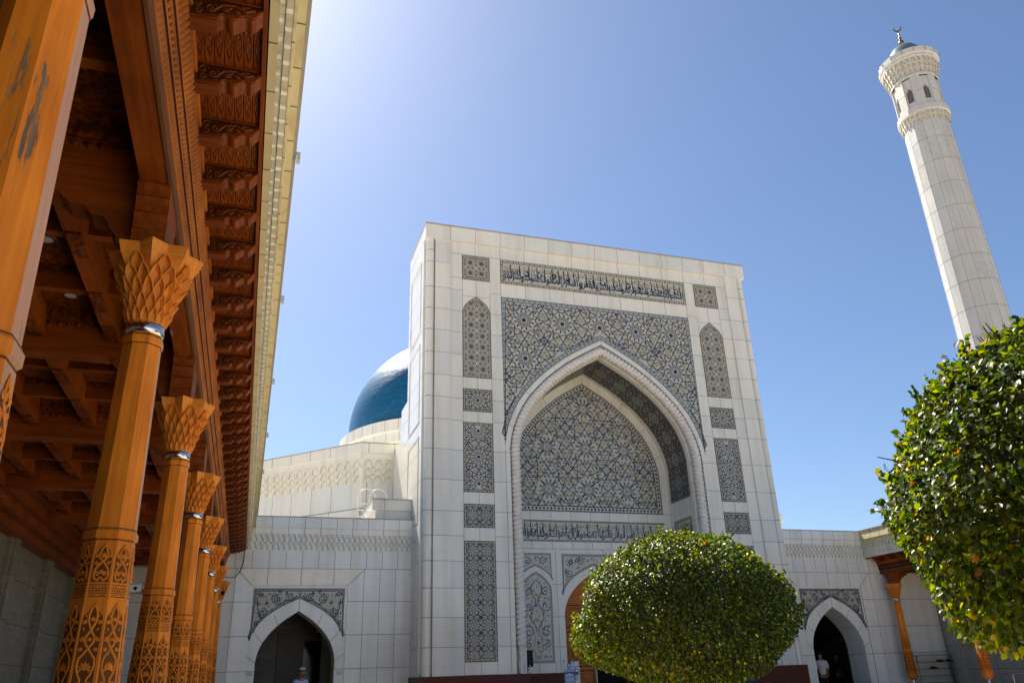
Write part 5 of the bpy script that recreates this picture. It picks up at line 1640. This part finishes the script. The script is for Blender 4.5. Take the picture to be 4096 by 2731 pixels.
    mb.box(x - .2, x + .2, y - .2, y + .2, .25, .86, 'marble_dim'); mb.box(x - .23, x + .23, y - .23, y + .23, .25, .36, 'marble_dim'); mb.box(x - .22, x + .22, y - .22, y + .22, .80, .862, 'marble_dim')
    mb.lathe(O, [(.065, .862), (.055, .88), (.055, .99)], 16, 'steel', True)
    mb.build('pedestal', c)
    return c
CXS = {7: -12.95, 6: -12.975, 5: -12.98}
names = ['nearest carved timber column, cut off by the left frame edge, with bare worn patches', 'tallest whole carved timber column in the left gallery, standing second from the camera',
         'third carved timber column from the camera in the left gallery, below the white security camera', 'fourth carved timber column from the camera in the left gallery',
         'fifth carved timber column from the camera in the left gallery', 'sixth carved timber column from the camera in the left gallery',
         'seventh carved timber column from the camera, with small black camera under its capital', 'farthest carved timber column of the left gallery, next to the white wing wall']
col0 = None
for k, i in enumerate(range(7, -1, -1)):
    x = CXS.get(i, CX); y = CY0 - CS * i + (.25 if i == 7 else 0)
    if col0 is None:
        col0 = make_column(names[k], x, y)
        worn = [q for q in kids(col0) if q.name.startswith('shaft')][0]
        plain_shaft = worn.data.copy()
        worn.data.materials[0] = MATS['column_wood_worn']
    else:
        o = copy_tree(col0, (x, y, .25), names[k])
        for q in kids(o):
            if q.name.startswith('shaft'): q.data = plain_shaft
rn = ['carved timber column of the right gallery next to the right passage wing', 'carved timber column of the right gallery half hidden below the near globe tree']
for i in range(2):
    o = copy_tree(col0, (12.53, 1.15 - CS * i, .25), rn[i])
    for q in kids(o):
        if q.name.startswith('shaft'): q.data = plain_shaft
    o['group'] = 'carved timber columns of the right gallery'
# ---------------------------------------------------------------- trees
def leaf_mats(name, stops):
    m, nt, b = nmat(name); L = nt.links
    ge = N(nt, 'ShaderNodeNewGeometry')
    col = ramp(nt, ge.outputs['Random Per Island'], stops)
    L.new(col, b.inputs['Base Color'])
    b.inputs['Roughness'].default_value = .40
    b.inputs['Specular IOR Level'].default_value = .42
    tr = N(nt, 'ShaderNodeBsdfTranslucent')
    hs = N(nt, 'ShaderNodeHueSaturation'); hs.inputs['Value'].default_value = 4.4; hs.inputs['Saturation'].default_value = 1.1; hs.inputs['Hue'].default_value = .485
    L.new(col, hs.inputs['Color']); L.new(hs.outputs['Color'], tr.inputs['Color'])
    mx = N(nt, 'ShaderNodeMixShader'); mx.inputs[0].default_value = .42
    L.new(b.outputs[0], mx.inputs[1]); L.new(tr.outputs[0], mx.inputs[2])
    L.new(mx.outputs[0], nt.nodes['Material Output'].inputs['Surface'])
leaf_mats('leaf', [(0.0, (.010, .022, .002)), (.35, (.016, .032, .002)), (.7, (.042, .064, .003)), (.955, (.10, .12, .004)), (.985, (.10, .085, .007)), (1.0, (.17, .06, .008))])
leaf_mats('leaf_yellow', [(0.0, (.10, .13, .004)), (.5, (.17, .165, .007)), (.85, (.26, .17, .012)), (1.0, (.30, .12, .012))])
plain('inner_twigs', (.012, .016, .006), .9, var=.4, vscale=8)
def make_tree(label, c, R, ground, nleaf, size, seed):
    rng = np.random.default_rng(seed)
    t = thing('globe_tree', label, 'tree', (c[0], c[1], ground))
    mb = MB()
    mb.tube([(c[0], c[1], ground), (c[0] + .03, c[1], ground + .6), (c[0] - .02, c[1] + .02, c[2] - R[2] * .5)], [.13, .10, .09], 10, 'bark')
    rr = random.Random(seed)
    for k in range(14):
        a = k * 2.4; e = rr.uniform(.2, 1.2)
        d = Vector((cos(a) * cos(e) * R[0], sin(a) * cos(e) * R[1], sin(e) * R[2]))
        p0 = Vector((c[0], c[1], c[2] - R[2] * .55)); p2 = Vector(c) + d * .8
        mb.tube([p0, p0.lerp(p2, .5) + Vector((0, 0, .1)), p2], [.05, .03, .01], 6, 'bark')
    mb.build('trunk', t)
    # lumpy ellipsoid, denser towards the skin
    lump = [(rng.normal(size=3), rng.uniform(.05, .11)) for _ in range(26)]
    lump = [(v / np.linalg.norm(v), a) for v, a in lump]
    n = nleaf
    d = rng.normal(size=(n, 3)); d /= np.linalg.norm(d, axis=1)[:, None]
    def surf(d):
        k = np.full(len(d), 1.0)
        for v, a in lump: k += a * .85 * np.exp(-(1 - d @ v) * 26) - a * .13
        sq = np.where(d[:, 2] < 0, 1 + .06 * (1 - np.abs(d[:, 2])), 1.0)
        return k * sq
    s = surf(d)
    def box(d):
        rho = np.hypot(d[:, 0], d[:, 1]); p_ = 2.35
        return (rho ** p_ + np.abs(d[:, 2]) ** p_) ** (-1 / p_)
    s = s * box(d)
    rad = 1 - np.abs(rng.normal(size=n)) * .055 - (rng.random(n) < .35) * rng.random(n) * .3
    P = d * (s * rad)[:, None] * np.array(R)
    out = d / np.array(R); out /= np.linalg.norm(out, axis=1)[:, None]
    # shoots sticking out, more of them on the upper half
    ns = int(nleaf / 55)
    ds = rng.normal(size=(ns, 3)); ds[:, 2] = np.abs(ds[:, 2]) * .9 - .25; ds /= np.linalg.norm(ds, axis=1)[:, None]
    ss = surf(ds) * box(ds); PS, OS = [], []
    for i in range(ns):
        base = ds[i] * ss[i] * np.array(R) * .97
        o = ds[i] / np.array(R); o /= np.linalg.norm(o)
        g = o * .5 + np.array([0, 0, .55]) + rng.normal(size=3) * .25; g /= np.linalg.norm(g)
        ln = rng.uniform(.06, .22) * size / .075
        for q in range(int(ln / (size * .32)) + 1):
            PS.append(base + g * (q * size * .34)); OS.append(o * .5 + rng.normal(size=3) * .7 + g * .4)
    P = np.vstack([P, np.array(PS)]); out = np.vstack([out, np.array(OS)])
    n = len(P)
    ax = out * .55 + np.array([0, 0, -.55]) + rng.normal(size=(n, 3)) * .42
    ax /= np.linalg.norm(ax, axis=1)[:, None]
    nr = out + np.array([0, 0, .45]) + rng.normal(size=(n, 3)) * .45
    nr -= ax * np.sum(nr * ax, axis=1)[:, None]; nr /= np.linalg.norm(nr, axis=1)[:, None] + 1e-9
    sd_ = np.cross(ax, nr)
    sz = size * rng.uniform(.7, 1.25, n)
    prof = [(0, 0, 0), (-.36, .30, .07), (-.30, .62, .05), (0, 1.0, -.10), (.30, .62, .05), (.36, .30, .07), (0, .33, -.03), (0, .66, -.04)]
    V = np.zeros((n, 8, 3))
    for k, (u, v, w) in enumerate(prof):
        V[:, k] = P + (sd_ * u + ax * (v - .3) + nr * w) * sz[:, None]
    V += np.array(c) - np.array((c[0], c[1], ground))
    faces = np.array([(0, 6, 1), (0, 5, 6), (1, 6, 7), (1, 7, 2), (6, 5, 7), (5, 4, 7), (2, 7, 3), (7, 4, 3)])
    Fc = (np.arange(n)[:, None, None] * 8 + faces[None]).reshape(-1, 3)
    me = bpy.data.meshes.new('crown')
    me.vertices.add(n * 8); me.vertices.foreach_set('co', V.reshape(-1))
    me.loops.add(len(Fc) * 3); me.loops.foreach_set('vertex_index', Fc.reshape(-1).astype(np.int32))
    me.polygons.add(len(Fc)); me.polygons.foreach_set('loop_start', np.arange(len(Fc), dtype=np.int32) * 3)
    me.polygons.foreach_set('use_smooth', np.ones(len(Fc), dtype=bool))
    me.update(calc_edges=True)
    me.materials.append(MATS['leaf']); me.materials.append(MATS['leaf_yellow'])
    zr = P[:, 2] / R[2]
    yel = rng.random(n) < np.clip((-zr - .25) * .55, 0, .4) * (.55 + .45 * np.sin(P[:, 0] * 2.3 + 1) * np.cos(P[:, 1] * 2.1))
    me.polygons.foreach_set('material_index', np.repeat(yel.astype(np.int32), 8))
    o = bpy.data.objects.new('crown', me); COL.objects.link(o); o.parent = t
    # tangle of twigs inside
    mb = MB(); r2_ = random.Random(seed + 1)
    for k in range(420):
        a, e = r2_.uniform(0, 6.28), r2_.uniform(-1.3, 1.4)
        q = Vector((cos(a) * cos(e) * R[0], sin(a) * cos(e) * R[1], sin(e) * R[2])); f0 = r2_.uniform(.3, .5)
        p0 = Vector(c) + q * f0; p1 = Vector(c) + q * (f0 + .32) + Vector((r2_.uniform(-.1, .1), r2_.uniform(-.1, .1), r2_.uniform(-.05, .15)))
        mb.tube([p0, p1], [.014, .004], 4, 'bark', False)
    mb.build('twigs', t)
    return t
make_tree('wide clipped globe tree standing in front of the portal door', (-3.95, -11.0, 2.68), (2.66, 2.6, 1.86), 0, 46000, .064, 3)
make_tree('nearest clipped globe tree, cut off by the right edge, hiding the right gallery', (-6.33, -21.50, 2.72), (1.77, 1.77, 1.60), 0, 40000, .056, 5)

# ---------------------------------------------------------------- loudspeaker
t = thing('loudspeaker', 'black loudspeaker on a pole stand left of the carved door', 'loudspeaker', (-2.915, 1.5, 0.25))
kx = .958
mb = MB(); sx, sy = -2.915, 1.5
mb.prism(Fr((sx, sy, 0), X, (0, 1, 0), Z), [(-.115, -.1), (.115, -.1), (.09, .13), (-.09, .13)], 1.87, 2.385, 'black')
mb.rect(Fr((sx, sy - .101, 0), X, Z, YN), -.1, .1, 1.95, 2.36, .002, 'dark_metal')
mb.disc(Fr((sx, sy - .101, 0), X, Z, YN), .0, 1.915, .014, .003, 'steel', 10)
mb.build('cabinet', t)
mb = MB(); mb.tube([(sx - .06, sy, .3), (sx - .06, sy, 1.88)], .018, 10, 'black')
for a in (0, 2.1, 4.2): mb.tube([(sx - .06, sy, .85), (sx - .06 + .35 * cos(a), sy + .35 * sin(a), .27)], .012, 8, 'black')
mb.build('stand', t)
mb = MB(); mb.tube([(sx - .02, sy + .05, 1.88), (sx + .03, sy + .05, 1.6), (sx + .12, sy + .06, 1.3), (sx + .2, sy + .06, .8), (sx + .22, sy + .05, .27)], .007, 6, 'cable')
mb.build('cable', t)
# ---------------------------------------------------------------- blue mosque-shaped board and white sign
Ys = -.9
def strokes(mb, fr, u0, u1, v0, v1, words, w, mat, seed):
    """the blurred, unreadable lettering of the boards: upright strokes joined by a bar, word by word"""
    rnd = random.Random(seed); tot = sum(words) + .8 * (len(words) - 1); a = (u1 - u0) / tot; u = u0
    for n in words:
        for k in range(n):
            mb.rect(fr, u + .08 * a, u + .40 * a, v0, v1, w, mat)
            if rnd.random() < .75: mb.rect(fr, u + .62 * a, u + .90 * a, v0, v1, w, mat)
            y = v0 + (v1 - v0) * rnd.choice((0, .4, .8)); mb.rect(fr, u + .08 * a, u + .9 * a, y, y + (v1 - v0) * .2, w + .0004, mat)
            u += a
        u += .8 * a
t = thing('donation_board', 'blue board topped with little minarets in front of the portal base', 'board', (-2.42, Ys, 0))
fr = Fr((0, Ys, .17), X, Z, YN); x0, x1 = -2.60, -2.24; xm = (x0 + x1) / 2
mb = MB()
mb.fbox(fr, x0, x1, -.165, 1.585, -.03, 0, 'sign_blue')
mb.rect(fr, x0 + .005, x1 - .005, 1.50, 1.582, .002, 'sign_light')
for k in range(6):
    u = x0 + .045 + k * .054
    if k in (2, 3): continue
    mb.poly(fr, [(u - .014, 1.508), (u + .014, 1.508), (u + .014, 1.54), (u, 1.56), (u - .014, 1.54)], .003, 'sign_blue')
    mb.poly(fr, [(u - .008, 1.508), (u + .008, 1.508), (u + .008, 1.53), (u, 1.545), (u - .008, 1.53)], .004, 'sign_light')
mb.fbox(fr, xm - .062, xm + .062, 1.50, 1.735, -.028, .004, 'sign_mid')
mb.rect(fr, xm - .045, xm + .045, 1.51, 1.71, .006, 'sign_light')
mb.poly(fr, [(xm - .034, 1.51), (xm + .034, 1.51), (xm + .034, 1.62), (xm + .02, 1.655), (xm, 1.675), (xm - .02, 1.655), (xm - .034, 1.62)], .008, 'sign_mid')
mb.poly(fr, [(xm - .02, 1.51), (xm + .02, 1.51), (xm + .02, 1.58), (xm, 1.60), (xm - .02, 1.58)], .010, 'sign_light')
P = [(x0 + .035, .5), (x1 - .035, .5), (x1 - .035, 1.40), (x1 - .05, 1.43), (xm + .05, 1.445), (xm, 1.47), (xm - .05, 1.445), (x0 + .05, 1.43), (x0 + .035, 1.40)]
mb.poly(fr, P, .002, 'sign_light')
strokes(mb, fr, x0 + .05, x1 - .05, 1.325, 1.378, (6, 4, 5), .004, 'sign_mid', 1)
mb.rect(fr, x0 + .07, x1 - .07, 1.285, 1.292, .004, 'sign_mid')
strokes(mb, fr, x0 + .05, x1 - .05, 1.19, 1.243, (5, 4, 6), .004, 'sign_mid', 2)
mb.build('panel', t)
for q, top in ((x0 + .012, 1.86), (x1 - .03, 1.83)):
    mb = MB(); mb.lathe((q, Ys + .014, .17), [(.015, 1.585), (.011, top - .08), (.017, top - .075), (.016, top - .02), (.001, top)], 10, 'sign_mid')
    mb.lathe((q, Ys + .014, .17), [(.0156, 1.59), (.0125, top - .085)], 10, 'sign_light'); mb.build('minaret', t)
Yq = -.55
t = thing('notice_sign', 'white notice with a red prohibition ring beside the blue minaret-topped board', 'sign', (-2.0, Yq, 0))
fr = Fr((0, Yq, .17), X, Z, YN); x0, x1 = -2.255, -1.935; xm = (x0 + x1) / 2
mb = MB()
mb.fbox(fr, x0 - .012, x1 + .012, .9, 1.660, -.02, 0, 'sign_red')
rp = []
for (a, b, q) in ((x1 - .03, 1.612, 0), (x0 + .03, 1.612, 1)):
    rp += [(a + .03 * cos(q * pi / 2 + k * pi / 8), b + .03 * sin(q * pi / 2 + k * pi / 8)) for k in range(5)]
mb.poly(fr, [(x0, .91), (x1, .91)] + rp, .002, 'white_paint')
ux, uv, ur = xm + .01, 1.49, .115
mb.rib(fr, [(ux + ur * cos(k * pi / 16), uv + ur * sin(k * pi / 16)) for k in range(32)], .026, .006, 'sign_red', closed=True)
mb.disc(fr, ux - .015, uv + .05, .03, .004, 'black', 12, 0, None, 1.4); mb.disc(fr, ux + .05, uv - .02, .034, .0042, 'black', 12); mb.disc(fr, ux - .03, uv - .005, .03, .0044, 'black', 10)
mb.disc(fr, ux + .015, uv - .045, .028, .0046, 'black', 10); mb.disc(fr, ux - .015, uv - .075, .018, .0048, 'black', 10)
mb.rib(fr, [(ux - ur * .7, uv + ur * .7), (ux + ur * .7, uv - ur * .7)], .026, .0065, 'sign_red')
strokes(mb, fr, x0 + .04, x1 - .02, 1.305, 1.325, (17,), .004, 'black', 3)
strokes(mb, fr, x0 + .04, x1 - .09, 1.270, 1.29, (3, 6), .004, 'black', 4)
strokes(mb, fr, x0 + .04, x1 - .12, 1.235, 1.248, (8, 3), .004, 'tile_dark', 5)
mb.build('panel', t)
mb = MB(); mb.fbox(fr, x0 + .05, x1 - .01, 1.663, 1.80, -.012, -.006, 'paper'); mb.build('paper_sheet', t)
mb = MB(); mb.tube([(xm, Yq + .03, 0), (xm, Yq + .03, 1.75)], .02, 8, 'steel'); mb.lathe((xm, Yq + .03, 0), [(.2, .002), (.2, .03), (.02, .04)], 18, 'dark_metal'); mb.build('stand', t)

# ---------------------------------------------------------------- paper notices, cameras, cable, hooks
def notice(cx, z, label):
    mb = MB(); fr = Fr((cx, YW + .062, z), X, Z, YN)
    mb.fbox(fr, -.10, .10, -.066, .066, 0, .006, 'paper'); mb.rect(fr, -.095, .095, -.062, -.045, .008, 'pale_teal')
    for k in range(4): mb.rect(fr, -.085, .085 - .03 * (k % 2), .04 - k * .022, .044 - k * .022, .008, 'tile_dark')
    tag(mb.build('paper_notice', loc=(cx, YW + .06, z)), label, 'notice')
notice(-9.155, 1.885, 'white paper notice on the right jamb of the left archway')
notice(-11.86, 1.93, 'white paper notice on the left jamb of the left archway')
t = thing('security_camera', 'white box security camera fixed to the third timber column', 'security camera', (-13.11, CY0 - CS * 5, 2.56))
yc = CY0 - CS * 5
mb = MB(); mb.box(-13.24, -13.14, yc - .16, yc - .0, 2.49, 2.56, 'white_plastic'); mb.disc(Fr((-13.19, yc - .161, 2.525), X, Z, YN), 0, 0, .018, .001, 'black', 12)
mb.build('housing', t)
mb = MB(); mb.tube([(-13.19, yc - .05, 2.56), (-13.15, yc - .03, 2.585), (-13.09, yc, 2.585)], .014, 8, 'white_plastic'); mb.box(-13.11, -13.08, yc - .04, yc + .04, 2.54, 2.63, 'white_plastic'); mb.build('arm', t)
yc = CY0 - CS * 1
t = thing('dome_camera', 'small black camera under the capital of the seventh timber column', 'security camera', (-12.78, yc, 3.9))
mb = MB(); mb.lathe((-12.76, yc, 3.86), [(.05, .05), (.055, 0), (.045, -.04), (.02, -.055), (.001, -.06)], 14, 'black'); mb.build('lens', t)
mb = MB(); mb.tube([(-12.76, yc, 3.9), (-12.87, yc, 3.93)], .015, 6, 'white_plastic'); mb.build('arm', t)
mb = MB()
mb.tube([(-12.345, 1.55, 5.62), (-12.345, 1.63, 5.3), (-12.37, 1.65, 5.1), (-12.43, 1.65, 4.9), (-12.55, 1.6, 4.74), (-12.7, 1.3, 4.68), (-12.86, 1.1, 4.68)], .012, 6, 'cable')
tag(mb.build('hanging_cable', loc=(-12.4, 1.6, 5.2)), 'thin black cable looping down from the left eave to a timber column', 'cable')
hy = [-18.4, -14.95, -11.5, -8.0, -4.6]
hl = ['nearest', 'second nearest', 'third nearest', 'fourth nearest', 'fifth nearest']
for i, y in enumerate(hy):
    mb = MB(); z = WZ['pt']
    mb.tube([(-12.10, y, z + .03), (-12.05, y, z + .06), (-12.02, y, z + .02)], .018, 6, 'white_paint'); mb.box(-12.045, -12.005, y - .045, y + .045, z - .05, z + .035, 'white_plastic')
    tag(mb.build('eave_floodlight', loc=(-12.03, y, z)), hl[i] + ' small grey floodlight clipped to the edge of the left marble eave', 'floodlight', 'floodlights on the left eave')

# ---------------------------------------------------------------- shoe racks and railing
def rack(x0, x1, y, zb, n, dz, label, shoes):
    t = thing('shoe_rack', label, 'shoe rack', ((x0 + x1) / 2, y, .25))
    mb = MB()
    for x in (x0, x1):
        mb = MB(); mb.tube([(x, y, .25), (x, y, zb + n * dz), (x, y + .34, zb + n * dz), (x, y + .34, .25)], .018, 8, 'steel'); mb.build('frame', t)
    for k in range(n):
        mb = MB(); z = zb + k * dz + dz
        mb.box(x0, x1, y, y + .34, z - .012, z, 'dark_metal'); mb.tube([(x0, y, z), (x1, y, z)], .014, 8, 'steel'); mb.build('shelf', t)
    for j, (x, k) in enumerate(shoes):
        mb = MB(); z = zb + k * dz
        for dx in (-.055, .055):
            mb.grid([[(x + dx + hw * u, y + .05 + v, z + h * w_) for u, w_ in ((-1, 0), (-.8, .8), (0, 1), (.8, .8), (1, 0))] for v, hw, h in ((0, .01, .01), (.03, .038, .045), (.12, .045, .07), (.2, .036, .085), (.26, .034, .10), (.275, .02, .02))], 'black', True)
        tag(mb.build('pair_of_shoes', loc=(x, y + .15, z)), SH[len(SHN)], 'shoes', 'shoes on the racks'); SHN.append(1)
SHN = []
SH = ['pair of black shoes on the upper right end of the open shoe rack', 'pair of black shoes on the top shelf of the open shoe rack', 'pair of black shoes low on the open shoe rack',
      'pair of dark shoes on the middle shelf inside the right archway', 'pair of dark shoes on the lower shelf inside the right archway']
rack(12.95, 14.9, 1.2, .62, 5, .245, 'steel shoe rack in the right gallery beside the first timber column', [(14.75, 4), (14.3, 4), (13.9, 3)])
rack(10.4, 12.6, 5.6, .3, 5, .27, 'steel shoe rack in the dark passage behind the right archway', [(10.75, 3), (10.8, 2)])
mb = MB()
for z in (.75, 1.15): mb.tube([(12.9, -1.9, z), (12.9, -6.5, z)], .022, 8, 'steel')
for y in (-1.9, -3.0, -4.1, -5.2, -6.4): mb.tube([(12.9, y, .25), (12.9, y, 1.15)], .018, 8, 'steel')
tag(mb.build('railing', loc=(12.9, -4.2, .25)), 'steel handrail between the timber columns of the right gallery', 'railing')

# ---------------------------------------------------------------- people
def skin_mesh(name, V, E, mat, sub=2):
    me = bpy.data.meshes.new(name)
    me.from_pydata([v[:3] for v in V], E, [])
    o = bpy.data.objects.new(name, me); COL.objects.link(o)
    m = o.modifiers.new('s', 'SKIN')
    m.use_smooth_shade = True
    for i, v in enumerate(V):
        r = v[3] if isinstance(v[3], tuple) else (v[3], v[3])
        me.skin_vertices[0].data[i].radius = r
        me.skin_vertices[0].data[i].use_root = (i == 0)
    s = o.modifiers.new('u', 'SUBSURF'); s.levels = sub; s.render_levels = sub
    dg = bpy.context.evaluated_depsgraph_get(); dg.update()
    new = bpy.data.meshes.new_from_object(o.evaluated_get(dg))
    bpy.data.objects.remove(o); bpy.data.meshes.remove(me)
    new.materials.clear(); new.materials.append(MATS[mat])
    return new
def link_part(name, me, root):
    o = bpy.data.objects.new(name, me); COL.objects.link(o); o.parent = root
    return o
def person(loc, rz, label, shirt, trousers, cap=None, stride=.1, head_pitch=0.0, arm=(.12, .12), H=1.0, short=True):
    """facing local -y"""
    t = thing('person', label, 'person', loc); t.rotation_euler = (0, 0, rz); t.scale = (H, H, H)
    hp = head_pitch
    V = [(0, 0, .95, (.15, .10)), (0, .01, 1.12, (.135, .095)), (0, .015, 1.30, (.155, .10)), (0, .01, 1.42, (.13, .085)), (0, -.005, 1.49, .055),
         (0, -.02 - hp * .02, 1.555, .06), (0, -.03 - hp * .05, 1.62, (.072, .088)), (0, -.02 - hp * .07, 1.68, (.074, .09)), (0, -.01 - hp * .07, 1.735, (.055, .07))]
    E = [(i, i + 1) for i in range(8)]
    # nose and ears
    b = len(V); V += [(0, -.115 - hp * .06, 1.625 - hp * .02, .014)]; E.append((6, b))
    for s in (-1, 1):
        V.append((s * .082, -.01 - hp * .05, 1.63, .013)); E.append((6, len(V) - 1))
    hands = []
    for s, sw in ((-1, arm[0]), (1, arm[1])):
        b = len(V)
        V += [(s * .165, .01, 1.405, .062), (s * .20, .02, 1.27, .05), (s * .215, .03 - sw * .3, 1.12, .042), (s * .22, -.02 - sw, .90, .03), (s * .215, -.04 - sw, .84, (.018, .036))]
        E += [(3, b), (b, b + 1), (b + 1, b + 2), (b + 2, b + 3), (b + 3, b + 4)]
        for k in range(4):
            i = len(V); yy = -.07 - sw + k * .022
            V += [(s * .213, yy, .80, .0085), (s * .205, yy - .004, .765 + .01 * (k in (0, 3)), .0075)]
            E += [(b + 4, i), (i, i + 1)]
        i = len(V); V += [(s * .20, -.085 - sw, .835, .010), (s * .195, -.10 - sw, .80, .008)]; E += [(b + 4, i), (i, i + 1)]
    for s, st in ((-1, stride), (1, -stride)):
        b = len(V)
        V += [(s * .09, 0, .88, .085), (s * .095, -st * .6, .50, .058), (s * .095, -st * .9 + .02, .28, .05), (s * .095, -st + .03, .09, .036), (s * .10, -st - .05, .045, .036), (s * .10, -st - .13, .035, .03)]
        E += [(0, b), (b, b + 1), (b + 1, b + 2), (b + 2, b + 3), (b + 3, b + 4), (b + 4, b + 5)]
    link_part('body', skin_mesh('body', V, E, 'skin'), t)
    SV = [(0, 0, .90, (.17, .118)), (0, .01, 1.12, (.155, .112)), (0, .015, 1.30, (.175, .118)), (0, .01, 1.42, (.15, .10)), (0, -.002, 1.475, .066)]
    SE = [(0, 1), (1, 2), (2, 3), (3, 4)]
    for s, sw in ((-1, arm[0]), (1, arm[1])):
        b = len(SV); SV += [(s * .17, .01, 1.40, .078), (s * .205, .02, 1.25, .068), (s * .212, .025, 1.16, .064)]; SE += [(3, b), (b, b + 1), (b + 1, b + 2)]
    link_part('shirt', skin_mesh('shirt', SV, SE, shirt), t)
    mb = MB()
    mb.rib(Fr((0, 0, 0), X, Z, YN), [(-.05, 1.485), (-.03, 1.455), (0, 1.42), (.03, 1.455), (.05, 1.485)], .03, .085, shirt, ridge=.012)
    mb.build('collar', None).parent = t
    TV = [(0, 0, .93, (.155, .11))]; TE = []
    for s, st in ((-1, stride), (1, -stride)):
        b = len(TV); TV += [(s * .09, 0, .84, .10), (s * .095, -st * .6, .50, .08), (s * .095, -st + .03, .12, .066)]; TE += [(0, b), (b, b + 1), (b + 1, b + 2)]
    link_part('trousers', skin_mesh('trousers', TV, TE, trousers), t)
    mb = MB(); c = Vector((0, -.005 - hp * .07, 1.685))
    rows = []
    for i in range(7):
        e = -.35 + i * (pi / 2 + .35) / 6
        rows.append([c + Vector((.083 * cos(e) * cos(a), .10 * cos(e) * sin(a), .092 * sin(e) + (.022 if sin(a) < -.3 and i < 2 else 0))) for a in [k * pi / 8 for k in range(16)]])
    mb.grid(rows, 'hair', True, closed_u=True); mb.build('hair', None).parent = t
    if cap:
        mb = MB(); mb.lathe((c.x, c.y, c.z + .035), [(.090, 0), (.094, .03), (.088, .062), (.06, .082), (.001, .088)], 20, cap, True); mb.build('cap', None).parent = t
    mb = MB()
    for s in (-1, 1):
        mb.lathe((s * .030, -.107 - hp * .055, 1.648), [(.001, -.006), (.009, 0), (.001, .006)], 6, 'black'); mb.box(s * .030 - .017, s * .030 + .017, -.118 - hp * .055, -.108 - hp * .055, 1.664, 1.670, 'hair')
    mb.box(-.022, .022, -.110 - hp * .05, -.100 - hp * .05, 1.577, 1.583, 'red_brown_wood')
    mb.build('face_features', None).parent = t
    for s, st in ((-1, stride), (1, -stride)):
        mb = MB(); mb.grid([[(s * .10 + hw * u, -st + y, .0 + h * w) for u, w in ((-1, 0), (-.85, .8), (0, 1), (.85, .8), (1, 0))] for y, hw, h in ((.08, .01, .02), (.06, .04, .09), (-.04, .045, .085), (-.12, .05, .055), (-.18, .03, .035), (-.19, .01, .01))], 'black', True)
        mb.build('shoe', None).parent = t
    return t
person((-10.35, 1.35, .25), .45, 'man in pale blue shirt and patterned skullcap looking down in the left archway', 'shirt_blue', 'cloth_navy', 'cap_cloth', .12, .75)
person((9.95, 3.1, .25), pi - .35, 'man in white T-shirt seen from behind, walking into the right archway', 'shirt_white', 'cloth_dark', None, .14, .1, H=1.06)
person((11.85, 4.6, .25), 1.2, 'man in dark clothes standing at the shelves inside the right archway', 'cloth_dark', 'cloth_dark', None, .05, .3, H=1.04)
person((-15.3, -7.6, .25), -.6, 'man in navy clothes standing in shadow behind the second timber column', 'cloth_navy', 'cloth_dark', None, .05, .2)
person((2.55, -3.1, .0), 2.4, 'dark-haired man whose head shows before the red granite base right of the central tree', 'cloth_navy', 'cloth_dark', None, .15, .1, H=.87)
for o in list(bpy.data.objects):
    if '_loc' in o: del o['_loc']
